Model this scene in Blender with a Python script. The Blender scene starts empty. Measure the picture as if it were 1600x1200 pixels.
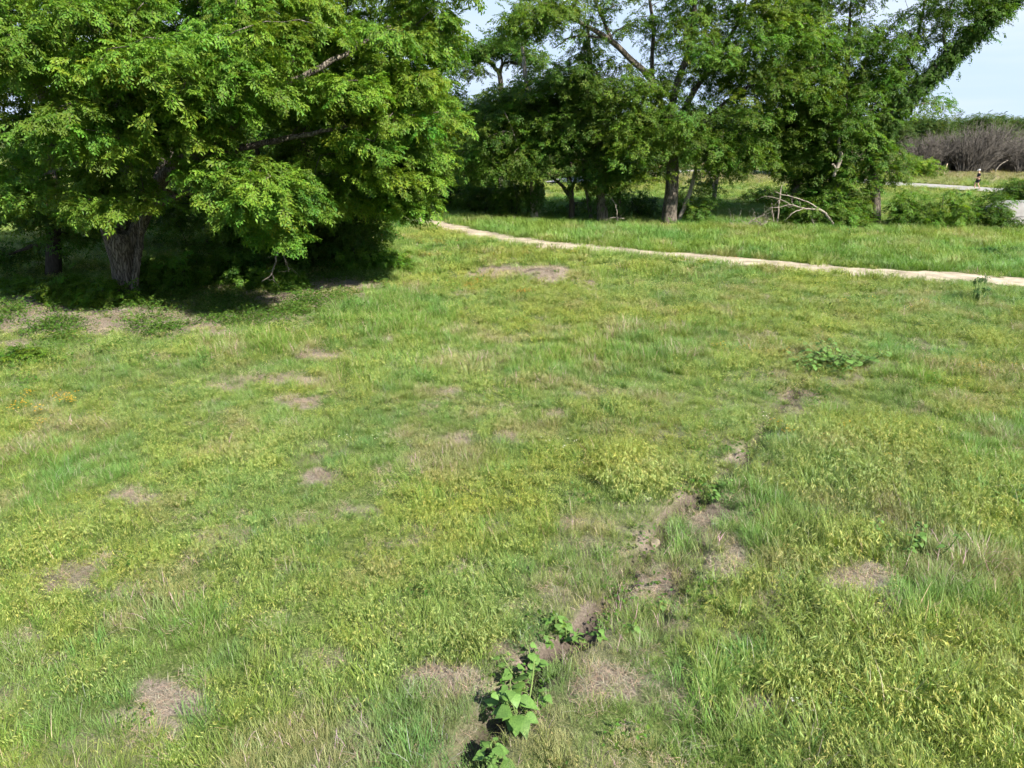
import bpy, math, random
import numpy as np
from mathutils import Vector
random.seed(7)
RNG = np.random.default_rng(11)
R = math.radians
scene = bpy.context.scene

# ------------------------------------------------------------------ camera, world, sun, exposure
CAM_H = 5.5
PITCH = R(19.9)
FPX = 1110.0
cam_d = bpy.data.cameras.new('camera')
cam_d.sensor_width = 36.0
cam_d.lens = 36.0 * FPX / 1600.0
cam_d.clip_start = 0.1
cam_d.clip_end = 3000
cam = bpy.data.objects.new('camera', cam_d)
cam.location = (0, 0, CAM_H)
cam.rotation_euler = (math.pi / 2 - PITCH, 0, 0)
scene.collection.objects.link(cam)
scene.camera = cam

SUN_AZ = R(137)      # clockwise from +Y
SUN_EL = R(41)
SUN_DIR = Vector((math.sin(SUN_AZ) * math.cos(SUN_EL), math.cos(SUN_AZ) * math.cos(SUN_EL), math.sin(SUN_EL)))
world = bpy.data.worlds.new("World")
scene.world = world
world.use_nodes = True
wn, wl = world.node_tree.nodes, world.node_tree.links
wn.clear()
sky = wn.new('ShaderNodeTexSky')
sky.sky_type = 'NISHITA'
sky.sun_disc = False
sky.sun_elevation = SUN_EL
sky.sun_rotation = SUN_AZ
sky.air_density = 1.0
sky.dust_density = 0.35
sky.ozone_density = 1.0
# thin high cloud, streaked along the horizon
tc = wn.new('ShaderNodeTexCoord')
mp = wn.new('ShaderNodeMapping'); mp.inputs['Scale'].default_value = (1.3, 1.3, 11.0)
cn = wn.new('ShaderNodeTexNoise'); cn.inputs['Scale'].default_value = 2.2; cn.inputs['Detail'].default_value = 5.0
cr = wn.new('ShaderNodeMapRange'); cr.inputs['From Min'].default_value = 0.42; cr.inputs['From Max'].default_value = 0.72
cr.inputs['To Min'].default_value = 0.0; cr.inputs['To Max'].default_value = 0.5
mx = wn.new('ShaderNodeMix'); mx.data_type = 'RGBA'
mx.inputs['B'].default_value = (3.9, 4.15, 4.5, 1)
bg = wn.new('ShaderNodeBackground'); bg.inputs['Strength'].default_value = 0.074
wo = wn.new('ShaderNodeOutputWorld')
wl.new(tc.outputs['Generated'], mp.inputs['Vector']); wl.new(mp.outputs['Vector'], cn.inputs['Vector'])
wl.new(cn.outputs['Fac'], cr.inputs['Value']); wl.new(cr.outputs['Result'], mx.inputs['Factor'])
tn = wn.new('ShaderNodeMix'); tn.data_type = 'RGBA'; tn.blend_type = 'MULTIPLY'; tn.inputs['Factor'].default_value = 1
tn.inputs['B'].default_value = (.84, .93, 1.12, 1)
vm = wn.new('ShaderNodeVectorMath'); vm.operation = 'MINIMUM'; vm.inputs[1].default_value = (2.75, 3.45, 4.35)
wl.new(sky.outputs['Color'], tn.inputs['A']); wl.new(tn.outputs['Result'], vm.inputs[0]); wl.new(vm.outputs[0], mx.inputs['A']); wl.new(mx.outputs['Result'], bg.inputs['Color'])
wl.new(bg.outputs['Background'], wo.inputs['Surface'])

sun_d = bpy.data.lights.new('sun', 'SUN')
sun_d.energy = 4.4
sun_d.angle = R(0.53)
sun_d.color = (1.0, 0.94, 0.84)
sun = bpy.data.objects.new('sun', sun_d)
sun.rotation_euler = SUN_DIR.to_track_quat('Z', 'Y').to_euler()
sun.location = (30, -20, 40)
scene.collection.objects.link(sun)
scene.view_settings.view_transform = 'Standard'
scene.view_settings.look = 'None'
scene.view_settings.gamma = 1
scene.view_settings.use_curve_mapping = False
scene.view_settings.exposure = 1.82
scene.cycles.use_adaptive_sampling = True
scene.cycles.adaptive_threshold = 0.04
scene.cycles.adaptive_min_samples = 20
scene.cycles.max_bounces = 6
scene.cycles.transparent_max_bounces = 4
scene.cycles.diffuse_bounces = 4
scene.cycles.transmission_bounces = 4

# ------------------------------------------------------------------ helpers
COL = scene.collection


def tag(o, label=None, cat=None, group=None, kind=None):
    if label: o['label'] = label
    if cat: o['category'] = cat
    if group: o['group'] = group
    if kind: o['kind'] = kind
    return o


_tab = np.random.default_rng(3).random((256, 256))


def vnoise(x, y, s=1.0, seed=0):
    x = np.asarray(x) * s + seed * 17.31; y = np.asarray(y) * s + seed * 9.77
    xi = np.floor(x).astype(int); yi = np.floor(y).astype(int)
    fx = x - xi; fy = y - yi
    fx = fx * fx * (3 - 2 * fx); fy = fy * fy * (3 - 2 * fy)
    g = lambda a, b: _tab[a & 255, b & 255]
    return (g(xi, yi) * (1 - fx) + g(xi + 1, yi) * fx) * (1 - fy) + (g(xi, yi + 1) * (1 - fx) + g(xi + 1, yi + 1) * fx) * fy


def fbm(x, y, s=1.0, seed=0, o=3):
    r = 0; a = 0.5; t = 0
    for k in range(o):
        r = r + a * vnoise(x, y, s * 2 ** k, seed + k * 5); t += a; a *= 0.5
    return r / t


def sstep(a, b, v):
    t = np.clip((v - a) / (b - a), 0, 1)
    return t * t * (3 - 2 * t)


CP, SP = math.cos(PITCH), math.sin(PITCH)


def ray(px, py):
    """direction (world) through photo pixel, 1600x1200 space"""
    u = (px - 800) / FPX; v = (600 - py) / FPX
    return np.array([u, CP + v * SP, -SP + v * CP])


def P(px, py, y):
    """world point on that ray at world depth y"""
    d = ray(px, py)
    return np.array([d[0], d[1], d[2]]) * (y / d[1]) + np.array([0, 0, CAM_H])


def G(px, py):
    """ground point under that pixel"""
    d = ray(px, py)
    t = -CAM_H / d[2]
    return d[0] * t, d[1] * t


def pdist(x, y, pts):
    """distance to polyline, and arc parameter"""
    best = np.full(np.shape(x), 1e9)
    side = np.zeros(np.shape(x))
    for (a, b) in zip(pts[:-1], pts[1:]):
        ax, ay = a[:2]; bx, by = b[:2]
        dx, dy = bx - ax, by - ay
        t = np.clip(((x - ax) * dx + (y - ay) * dy) / (dx * dx + dy * dy + 1e-9), 0, 1)
        d = np.hypot(x - ax - t * dx, y - ay - t * dy)
        best = np.minimum(best, d)
    return best


def smooth_line(pts, n=6):
    """Catmull-Rom resample"""
    p = np.array(pts, float)
    out = []
    for i in range(len(p) - 1):
        p0 = p[max(i - 1, 0)]; p1 = p[i]; p2 = p[i + 1]; p3 = p[min(i + 2, len(p) - 1)]
        for k in range(n):
            t = k / n
            out.append(0.5 * ((2 * p1) + (-p0 + p2) * t + (2 * p0 - 5 * p1 + 4 * p2 - p3) * t * t + (-p0 + 3 * p1 - 3 * p2 + p3) * t ** 3))
    out.append(p[-1])
    return np.array(out)


# ------------------------------------------------------------------ layout lines on the ground
TRAIL_PX = [(1760, 452), (1600, 442), (1500, 434), (1400, 428), (1300, 422), (1200, 412), (1100, 404), (1000, 396),
            (900, 386), (800, 375), (740, 364), (690, 352), (650, 343), (615, 333), (596, 324), (620, 315), (700, 309), (790, 306), (860, 304)]
TRAIL = smooth_line([G(*p) for p in TRAIL_PX], 5)
ROAD_PX = [(884, 287), (915, 280), (1000, 271), (1100, 268), (1190, 269), (1230, 273), (1300, 280), (1390, 288), (1470, 293), (1540, 298), (1620, 303), (1750, 312)]
ROAD = smooth_line([G(*p) for p in ROAD_PX], 5)
GULLY_PX = [(690, 1240), (740, 1175), (800, 1090), (868, 1022), (935, 960), (985, 885), (1030, 850), (1050, 800), (1130, 750), (1172, 712), (1215, 650), (1262, 592), (1300, 565)]
GULLY = smooth_line([G(*p) for p in GULLY_PX], 4)
GULLY2 = smooth_line([G(*p) for p in [(1000, 975), (1035, 925), (1065, 880), (1090, 810), (1130, 790)]], 4)

# bare or straw-covered patches: px, py, rx, ry, strength
BARE = [(290, 1100, 55, 28, 1), (700, 1068, 75, 34, 1), (795, 1022, 40, 18, .9), (1328, 912, 60, 32, 1.4), (1385, 968, 38, 24, 1.3), (240, 1145, 55, 20, .6),
        (1112, 800, 34, 20, 1), (1020, 838, 26, 12, .8), (1050, 905, 26, 40, .9), (992, 905, 22, 30, .9), (960, 1075, 80, 24, .7),
        (855, 430, 48, 13, 1.6), (780, 425, 50, 12, .7), (735, 433, 25, 5, .6), (920, 445, 22, 8, .6), (465, 631, 34, 8, .9), (500, 748, 30, 14, .8), (470, 815, 20, 12, .6), (720, 686, 34, 10, .8),
        (800, 686, 22, 7, .7), (350, 608, 30, 8, .8), (430, 594, 70, 10, .6), (500, 556, 40, 10, .5), (1540, 1052, 60, 16, .9), (1190, 1112, 45, 22, .8), (1160, 715, 24, 8, .9),
        (1240, 612, 44, 14, .8), (1250, 640, 30, 14, .6), (875, 652, 16, 7, .7), (705, 616, 16, 6, .6), (870, 930, 30, 18, .5), (900, 820, 30, 18, .4), (1050, 735, 30, 12, .5),
        (215, 778, 40, 14, .6), (100, 900, 60, 22, .45), (345, 850, 40, 20, .4), (210, 920, 40, 14, .6), (45, 1000, 30, 12, .4), (1440, 635, 16, 7, .6), (1300, 800, 40, 14, .5),
        (560, 800, 50, 10, .5), (620, 850, 40, 10, .4), (570, 1140, 40, 30, .35), (1330, 590, 20, 8, .4), (610, 530, 20, 6, .5), (1130, 880, 40, 60, .45), (1200, 930, 30, 60, .45)]
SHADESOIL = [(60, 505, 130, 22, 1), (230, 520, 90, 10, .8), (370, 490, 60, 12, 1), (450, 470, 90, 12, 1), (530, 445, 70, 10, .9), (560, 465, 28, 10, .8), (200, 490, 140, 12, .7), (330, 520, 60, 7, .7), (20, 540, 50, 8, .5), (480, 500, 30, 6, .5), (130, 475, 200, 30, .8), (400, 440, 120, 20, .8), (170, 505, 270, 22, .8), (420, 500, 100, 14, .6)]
LUSH = [(620, 485, 100, 45, 1), (560, 500, 60, 30, .8), (1040, 540, 180, 30, .6), (850, 560, 160, 35, .5), (1170, 800, 70, 60, .7), (960, 960, 60, 80, .8), (1480, 900, 120, 90, .8), (1560, 700, 100, 60, .6), (1100, 1080, 120, 80, .5),
        (400, 540, 130, 30, .6), (100, 740, 130, 60, .5), (230, 980, 160, 60, .4), (1080, 850, 50, 50, .8), (1410, 560, 70, 40, .4), (850, 880, 80, 60, .3), (700, 1180, 110, 60, .45), (330, 1160, 60, 40, .6)]
SEEDY = [(1330, 1040, 200, 150, 1), (1250, 900, 100, 120, .8), (1450, 1100, 180, 120, 1), (950, 740, 140, 60, 1), (700, 940, 160, 100, .9), (1320, 720, 160, 90, .9), (400, 740, 220, 100, .6), (1250, 560, 120, 50, .5),
         (1400, 520, 250, 40, .6), (420, 900, 220, 120, .7), (1500, 780, 150, 80, .8), (1080, 1130, 60, 80, .4), (560, 1000, 150, 80, .8), (760, 800, 150, 70, .7), (1050, 460, 400, 30, .5), (1150, 480, 80, 12, .5)]


def ell(lst):
    out = []
    for (px, py, rx, ry, s) in lst:
        cx, cy = G(px, py)
        y0 = G(px, py + ry)[1]; y1 = G(px, py - ry)[1]
        depth = cy * CP + CAM_H * SP
        out.append((cx, cy, rx * depth / FPX, max((y1 - y0) / 2, .02), s, px))
    return out


def field(x, y, lst, warp=0.22):
    wx = (fbm(x, y, 1.7, 31) - .5) * warp * 2; wy = (fbm(x, y, 1.7, 47) - .5) * warp * 2
    w = np.zeros(np.shape(x))
    for (cx, cy, rx, ry, s, px) in lst:
        # the long axis follows the line of sight, as the patch is seen
        k = cx / max(cy, 1)
        xx = x - k * (y - cy)
        d = np.hypot((xx - cx + wx) / rx, (y - cy + wy) / ry)
        w = np.maximum(w, s * (1 - sstep(.45, 1.25, d)))
    return w


E_BARE, E_SOIL, E_LUSH, E_SEED = ell(BARE), ell(SHADESOIL), ell(LUSH), ell(SEEDY)


def hgt(x, y):
    x = np.asarray(x, float); y = np.asarray(y, float)
    near = 1 - sstep(12, 45, y)
    h = (fbm(x, y, .25, 2) - .5) * .16 * (0.35 + .65 * near) + (fbm(x, y, 1.1, 5) - .5) * .07 * near
    g1 = pdist(x, y, GULLY) + (fbm(x, y, 2.2, 9) - .5) * .28
    g2 = pdist(x, y, GULLY2) + (fbm(x, y, 2.2, 19) - .5) * .3
    h = h - (.20 - .13 * sstep(10, 15, y)) * (1 - sstep(.03, .26, g1)) - .13 * (1 - sstep(.1, .45, g2))
    # straw mound by the trail
    mx_, my_ = G(852, 434)
    h = h + .40 * np.exp(-(((x - mx_) / 1.1) ** 2 + ((y - my_) / .9) ** 2))
    # trail and road lie flat
    for line, w in ((TRAIL, 2.2), (ROAD, 4.5)):
        k = 1 - sstep(w * .6, w * 1.6, pdist(x, y, line))
        h = h * (1 - k)
    # far rise behind the cedar row
    h = h + sstep(135, 420, np.hypot(x, y)) * 2.5
    return h


# ------------------------------------------------------------------ materials
def mat(name):
    m = bpy.data.materials.new(name); m.use_nodes = True
    n = m.node_tree.nodes; l = m.node_tree.links
    b = n['Principled BSDF']
    return m, n, l, b


def N(n, t, **kw):
    x = n.new(t)
    for k, v in kw.items(): setattr(x, k, v)
    return x


def noise_mat(name, c1, c2, scale=3.0, rough=.85, stretch=(1, 1, 1), bump=.3, bdist=.02, detail=6, c3=None):
    m, n, l, b = mat(name)
    t = N(n, 'ShaderNodeTexCoord'); mpp = N(n, 'ShaderNodeMapping'); mpp.inputs['Scale'].default_value = stretch
    nz = N(n, 'ShaderNodeTexNoise'); nz.inputs['Scale'].default_value = scale; nz.inputs['Detail'].default_value = detail
    nz.inputs['Roughness'].default_value = .65
    r = N(n, 'ShaderNodeValToRGB')
    r.color_ramp.elements[0].position = .32; r.color_ramp.elements[0].color = (*c1, 1)
    r.color_ramp.elements[1].position = .68; r.color_ramp.elements[1].color = (*c2, 1)
    if c3:
        e = r.color_ramp.elements.new(.5); e.color = (*c3, 1)
    l.new(t.outputs['Object'], mpp.inputs['Vector']); l.new(mpp.outputs['Vector'], nz.inputs['Vector'])
    l.new(nz.outputs['Fac'], r.inputs['Fac']); l.new(r.outputs['Color'], b.inputs['Base Color'])
    b.inputs['Roughness'].default_value = rough
    b.inputs['Specular IOR Level'].default_value = .2
    bp = N(n, 'ShaderNodeBump'); bp.inputs['Strength'].default_value = bump; bp.inputs['Distance'].default_value = bdist
    l.new(nz.outputs['Fac'], bp.inputs['Height']); l.new(bp.outputs['Normal'], b.inputs['Normal'])
    return m


def leaf_mat(name, trans=.45, rough=.5, gloss=.25, tcol=(1.25, 1.25, .55)):
    """base colour = mesh vertex colour x instance tint; light passes through the blade"""
    m, n, l, b = mat(name)
    a = N(n, 'ShaderNodeAttribute', attribute_name='bc')
    t = N(n, 'ShaderNodeAttribute', attribute_name='tint'); t.attribute_type = 'INSTANCER'
    mul = N(n, 'ShaderNodeMix', data_type='RGBA', blend_type='MULTIPLY'); mul.inputs['Factor'].default_value = 1
    l.new(a.outputs['Color'], mul.inputs['A']); l.new(t.outputs['Color'], mul.inputs['B'])
    l.new(mul.outputs['Result'], b.inputs['Base Color'])
    b.inputs['Roughness'].default_value = rough
    b.inputs['Specular IOR Level'].default_value = gloss
    tr = N(n, 'ShaderNodeBsdfTranslucent')
    tm = N(n, 'ShaderNodeMix', data_type='RGBA', blend_type='MULTIPLY'); tm.inputs['Factor'].default_value = 1
    tm.inputs['B'].default_value = (*tcol, 1)
    l.new(mul.outputs['Result'], tm.inputs['A']); l.new(tm.outputs['Result'], tr.inputs['Color'])
    ms = N(n, 'ShaderNodeMixShader'); ms.inputs['Fac'].default_value = trans
    l.new(b.outputs['BSDF'], ms.inputs[1]); l.new(tr.outputs['BSDF'], ms.inputs[2])
    out = n['Material Output']; l.new(ms.outputs['Shader'], out.inputs['Surface'])
    return m


M_LEAF = leaf_mat('leaf', .45, .5, .22)
M_BLADE = leaf_mat('grass_blade', .35, .5, .3, (1.15, 1.2, .6))
M_STRAW = leaf_mat('dry_straw', .15, .7, .15, (1, 1, .9))

M_BARK = noise_mat('bark_grey', (.055, .045, .035), (.24, .20, .16), 9, .9, (1, 1, .16), 1.0, .06)
def bark_mat(name, c1, c2, sc=11):
    m, n, l, b = mat(name)
    t = N(n, 'ShaderNodeTexCoord'); mpp = N(n, 'ShaderNodeMapping'); mpp.inputs['Scale'].default_value = (1, 1, .12)
    nz = N(n, 'ShaderNodeTexNoise'); nz.inputs['Scale'].default_value = 5; nz.inputs['Detail'].default_value = 8
    vo = N(n, 'ShaderNodeTexVoronoi', feature='DISTANCE_TO_EDGE'); vo.inputs['Scale'].default_value = sc
    ad = N(n, 'ShaderNodeMix', data_type='RGBA'); ad.inputs['Factor'].default_value = .22
    l.new(t.outputs['Object'], mpp.inputs['Vector']); l.new(mpp.outputs['Vector'], nz.inputs['Vector'])
    l.new(mpp.outputs['Vector'], ad.inputs['A']); l.new(nz.outputs['Color'], ad.inputs['B']); l.new(ad.outputs['Result'], vo.inputs['Vector'])
    mr = N(n, 'ShaderNodeMapRange'); mr.inputs['From Max'].default_value = .16
    l.new(vo.outputs['Distance'], mr.inputs['Value'])
    mu = N(n, 'ShaderNodeMath', operation='MULTIPLY'); l.new(mr.outputs['Result'], mu.inputs[0]); l.new(nz.outputs['Fac'], mu.inputs[1])
    r_ = N(n, 'ShaderNodeValToRGB'); r_.color_ramp.elements[0].position = .05; r_.color_ramp.elements[0].color = (*c1, 1)
    r_.color_ramp.elements[1].position = .6; r_.color_ramp.elements[1].color = (*c2, 1)
    l.new(mu.outputs[0], r_.inputs['Fac']); l.new(r_.outputs['Color'], b.inputs['Base Color'])
    b.inputs['Roughness'].default_value = .95; b.inputs['Specular IOR Level'].default_value = .1
    bp = N(n, 'ShaderNodeBump'); bp.inputs['Strength'].default_value = 1; bp.inputs['Distance'].default_value = .06
    l.new(mu.outputs[0], bp.inputs['Height']); l.new(bp.outputs['Normal'], b.inputs['Normal'])
    return m


M_BARK = bark_mat('bark_furrowed', (.06, .05, .04), (.185, .16, .13), 20)
M_BARKD = noise_mat('bark_dark', (.02, .016, .012), (.075, .06, .045), 9, .9, (1, 1, .25), .8, .03)
M_BARKP = noise_mat('bark_pale', (.13, .11, .085), (.34, .30, .25), 8, .9, (1, 1, .25), .8, .03)
M_DEAD = noise_mat('dead_wood', (.11, .095, .075), (.29, .255, .205), 6, .85, (1, 1, .4), .5, .02)
M_DEADG = noise_mat('bare_twigs', (.035, .031, .027), (.125, .113, .098), 2, .9, (1, 1, .4), .3, .02)


def ground_mat():
    m, n, l, b = mat('meadow_soil')
    t = N(n, 'ShaderNodeTexCoord')
    at = N(n, 'ShaderNodeAttribute', attribute_name='bare')
    af = N(n, 'ShaderNodeAttribute', attribute_name='dryfield')
    n1 = N(n, 'ShaderNodeTexNoise'); n1.inputs['Scale'].default_value = 1.3; n1.inputs['Detail'].default_value = 8
    n2 = N(n, 'ShaderNodeTexNoise'); n2.inputs['Scale'].default_value = 38; n2.inputs['Detail'].default_value = 5; n2.inputs['Roughness'].default_value = .75
    for q in (n1, n2): l.new(t.outputs['Object'], q.inputs['Vector'])
    soil = N(n, 'ShaderNodeValToRGB')
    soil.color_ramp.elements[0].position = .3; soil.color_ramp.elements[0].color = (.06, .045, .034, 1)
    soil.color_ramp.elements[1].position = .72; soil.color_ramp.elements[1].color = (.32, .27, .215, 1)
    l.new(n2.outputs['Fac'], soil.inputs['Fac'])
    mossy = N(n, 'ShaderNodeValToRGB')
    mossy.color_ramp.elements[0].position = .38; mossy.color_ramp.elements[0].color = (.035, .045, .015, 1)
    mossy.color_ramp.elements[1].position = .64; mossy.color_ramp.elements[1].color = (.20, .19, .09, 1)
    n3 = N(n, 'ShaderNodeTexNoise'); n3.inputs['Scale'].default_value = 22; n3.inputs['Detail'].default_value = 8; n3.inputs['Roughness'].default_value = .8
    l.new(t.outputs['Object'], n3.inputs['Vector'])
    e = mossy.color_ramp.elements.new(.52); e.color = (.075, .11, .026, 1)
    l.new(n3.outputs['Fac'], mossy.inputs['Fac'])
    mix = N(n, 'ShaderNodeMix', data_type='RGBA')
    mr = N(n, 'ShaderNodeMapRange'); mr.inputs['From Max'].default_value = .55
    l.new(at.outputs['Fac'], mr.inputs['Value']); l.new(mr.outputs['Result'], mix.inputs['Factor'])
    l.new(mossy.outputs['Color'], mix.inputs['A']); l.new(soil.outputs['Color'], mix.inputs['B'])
    dry = N(n, 'ShaderNodeValToRGB')
    dry.color_ramp.elements[0].position = .3; dry.color_ramp.elements[0].color = (.12, .11, .05, 1)
    dry.color_ramp.elements[1].position = .7; dry.color_ramp.elements[1].color = (.22, .19, .125, 1)
    l.new(n1.outputs['Fac'], dry.inputs['Fac'])
    mix2 = N(n, 'ShaderNodeMix', data_type='RGBA')
    l.new(af.outputs['Fac'], mix2.inputs['Factor']); l.new(mix.outputs['Result'], mix2.inputs['A']); l.new(dry.outputs['Color'], mix2.inputs['B'])
    ad = N(n, 'ShaderNodeAttribute', attribute_name='gully_dark')
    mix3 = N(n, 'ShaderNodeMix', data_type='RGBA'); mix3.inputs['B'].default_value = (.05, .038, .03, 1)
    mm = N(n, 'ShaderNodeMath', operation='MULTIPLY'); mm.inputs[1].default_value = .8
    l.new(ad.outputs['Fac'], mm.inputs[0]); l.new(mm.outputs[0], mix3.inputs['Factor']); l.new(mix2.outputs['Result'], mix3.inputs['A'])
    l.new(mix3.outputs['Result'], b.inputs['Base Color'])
    b.inputs['Roughness'].default_value = .95; b.inputs['Specular IOR Level'].default_value = .1
    bp = N(n, 'ShaderNodeBump'); bp.inputs['Strength'].default_value = .9; bp.inputs['Distance'].default_value = .03
    l.new(n2.outputs['Fac'], bp.inputs['Height']); l.new(bp.outputs['Normal'], b.inputs['Normal'])
    return m


# ------------------------------------------------------------------ mesh helpers
def mesh_obj(name, V, F, m, parent=None, smooth=False, colors=None):
    me = bpy.data.meshes.new(name)
    me.from_pydata([tuple(v) for v in V], [], F)
    if m: me.materials.append(m)
    if smooth: me.polygons.foreach_set('use_smooth', [True] * len(me.polygons))
    if colors is not None:
        ca = me.color_attributes.new('bc', 'FLOAT_COLOR', 'POINT')
        c = np.ones((len(V), 4), np.float32); c[:, :3] = colors
        ca.data.foreach_set('color', c.ravel())
    me.update()
    o = bpy.data.objects.new(name, me)
    COL.objects.link(o)
    if parent: o.parent = parent
    return o


def empty(name, loc):
    o = bpy.data.objects.new(name, None)
    o.location = loc; o.empty_display_size = .3
    COL.objects.link(o)
    return o


class Tubes:
    def __init__(self): self.V = []; self.F = []

    def tube(self, pts, rad, sides=6, flute=0.0, seed=0):
        pts = np.asarray(pts, float); n = len(pts)
        if n < 2: return
        tan = np.gradient(pts, axis=0)
        tan /= (np.linalg.norm(tan, axis=1, keepdims=True) + 1e-9)
        up = np.array([1., 0, 0]) if abs(tan[0][0]) < .8 else np.array([0, 1., 0])
        base = len(self.V)
        for i in range(n):
            a = np.cross(tan[i], up); a /= np.linalg.norm(a) + 1e-9
            b = np.cross(tan[i], a)
            up = np.cross(a, tan[i]) if False else up
            for k in range(sides):
                th = 2 * math.pi * k / sides
                r = rad[i]
                if flute:
                    r *= 1 + flute * (math.sin(3 * th + seed) * .5 + math.sin(5 * th + 2.1 * seed + .04 * i) * .4 + math.sin(9 * th + seed + .05 * i) * .35)
                self.V.append(pts[i] + r * (math.cos(th) * a + math.sin(th) * b))
        for i in range(n - 1):
            for k in range(sides):
                k2 = (k + 1) % sides
                self.F.append((base + i * sides + k, base + i * sides + k2, base + (i + 1) * sides + k2, base + (i + 1) * sides + k))
        self.F.append(tuple(base + k for k in range(sides))[::-1])
        self.F.append(tuple(base + (n - 1) * sides + k for k in range(sides)))

    def build(self, name, m, parent=None, origin=(0, 0, 0)):
        V = np.array(self.V) - np.array(origin)
        return mesh_obj(name, V, self.F, m, parent, smooth=True)


# ------------------------------------------------------------------ prototypes (geometry handed to geometry nodes; never linked to the scene)
class Blades:
    def __init__(self): self.V = []; self.F = []; self.C = []

    def add(self, vs, fs, cs):
        b = len(self.V)
        self.V += [tuple(v) for v in vs]; self.F += [tuple(b + i for i in f) for f in fs]; self.C += list(cs)

    def blade(self, x, y, h, w, yaw, lean, curve, c0, c1, z0=0.0, bias=None):
        """curved grass blade, two segments and a tip"""
        dx, dy = math.cos(yaw), math.sin(yaw); sx, sy = -dy, dx
        vs = []
        a = lean
        px, pz = 0.0, 0.0
        seg = h / 3
        ws = [w, w * .85, w * .55, 0]
        pos = [(0, 0)]
        for k in range(3):
            px += math.sin(a) * seg; pz += math.cos(a) * seg; a += curve
            pos.append((px, pz))
        for k, (q, z) in enumerate(pos):
            cx, cy = x + dx * q, y + dy * q
            if k < 3:
                vs.append((cx - sx * ws[k] / 2, cy - sy * ws[k] / 2, z0 + z)); vs.append((cx + sx * ws[k] / 2, cy + sy * ws[k] / 2, z0 + z))
            else:
                vs.append((cx, cy, z0 + z))
        cs = []
        for k in (0, 0, 1, 1, 2, 2, 3):
            t = k / 3; cs.append(tuple(c0[i] * (1 - t) + c1[i] * t for i in range(3)))
        self.add(vs, [(0, 1, 3, 2), (2, 3, 5, 4), (4, 5, 6)], cs)
        q, z = pos[-1]
        return (x + dx * q, y + dy * q, z0 + z)

    def leaf(self, p, yaw, pitch, L, W, c, fold=.25, roll=0.0):
        """pointed, slightly folded leaf"""
        cy_, sy_ = math.cos(yaw), math.sin(yaw); cp, sp = math.cos(pitch), math.sin(pitch)
        ax = Vector((cy_ * cp, sy_ * cp, sp)); side = Vector((-sy_, cy_, 0)); nrm = ax.cross(side)
        side = side * math.cos(roll) + nrm * math.sin(roll); nrm = ax.cross(side)
        p = Vector(p)
        v = [p, p + ax * L * .42 + side * W * .5 + nrm * W * fold, p + ax * L - nrm * L * .12, p + ax * L * .42 - side * W * .5 + nrm * W * fold, p + ax * L * .5]
        self.add(v, [(0, 4, 1), (1, 4, 2), (0, 3, 4), (3, 2, 4)], [c] * 5)

    def obj(self, name, m):
        me = bpy.data.meshes.new(name)
        me.from_pydata(self.V, [], self.F)
        ca = me.color_attributes.new('bc', 'FLOAT_COLOR', 'POINT')
        c = np.ones((len(self.V), 4), np.float32); c[:, :3] = self.C
        ca.data.foreach_set('color', c.ravel())
        me.materials.append(m)
        return bpy.data.objects.new(name, me)      # stays unlinked


def jit(c, a=.15):
    k = 1 + random.uniform(-a, a)
    return (c[0] * k * (1 + random.uniform(-a, a)), c[1] * k, c[2] * k)


GREEN = (.112, .175, .030)
YGREEN = (.185, .235, .042)
SEEDC = (.31, .345, .095)
STRAW = (.35, .29, .205)


def proto_fine(rad, n, h, w, green, tip, name, spread=.35):
    b = Blades()
    for i in range(n):
        r = rad * math.sqrt(random.random()); t = random.random() * 6.283
        c = jit(green); c1 = jit(tip)
        if random.random() < .035: c = c1 = jit(STRAW)
        b.blade(r * math.cos(t), r * math.sin(t), h * random.uniform(.5, 1.15), w, t + random.uniform(-1.6, 1.6), random.uniform(.0, spread) + .3 * r / rad, random.uniform(.1, .5), c, c1)
    return b.obj(name, M_BLADE)


def proto_seed(rad, n, h, w, name, heads=.6, scale=1.0):
    """one grass plant: stems rise from a tight base, arch outward and nod under their spikelets"""
    b = Blades()
    for i in range(n):
        u = math.sqrt(random.random()); r = rad * .38 * u; t = random.random() * 6.283
        yaw = t + random.uniform(-.5, .5)
        hh = h * random.uniform(.55, 1.12)
        tip = b.blade(r * math.cos(t), r * math.sin(t), hh, w, yaw, .12 + .55 * u * random.uniform(.5, 1.2), random.uniform(.12, .5), jit(GREEN), jit(YGREEN))
        if random.random() < heads:
            c0 = jit(SEEDC, .16)
            for k in range(random.randint(2, 4)):
                d = random.uniform(0, .05) * scale
                b.leaf((tip[0] - math.cos(yaw) * d + random.uniform(-.008, .008) * scale, tip[1] - math.sin(yaw) * d + random.uniform(-.008, .008) * scale, tip[2] + d * .25), yaw + random.uniform(-.8, .8),
                       random.uniform(-1.25, -.25), .034 * scale * random.uniform(.6, 1.4), .0052 * scale, jit(c0, .08), .15, random.uniform(-1, 1))
    # low leaf blades round the base
    for i in range(n // 3):
        t = random.random() * 6.283; r = rad * .8 * math.sqrt(random.random())
        b.blade(r * math.cos(t), r * math.sin(t), h * .5, w, t, random.uniform(.1, .6), .3, jit(GREEN), jit((.12, .20, .03)))
    return b.obj(name, M_BLADE)


def proto_straw(rad, n, name, w=.005, L=(.08, .22), lift=.06):
    b = Blades()
    for i in range(n):
        r = rad * math.sqrt(random.random()); t = random.random() * 6.283
        c = jit(STRAW, .25)
        if random.random() < .25: c = jit((.19, .155, .115))
        b.blade(r * math.cos(t), r * math.sin(t), random.uniform(*L), w, random.random() * 6.283, random.uniform(1.15, 1.55), random.uniform(-.15, .25), c, c, z0=random.uniform(0, lift))
    return b.obj(name, M_STRAW)


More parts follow.
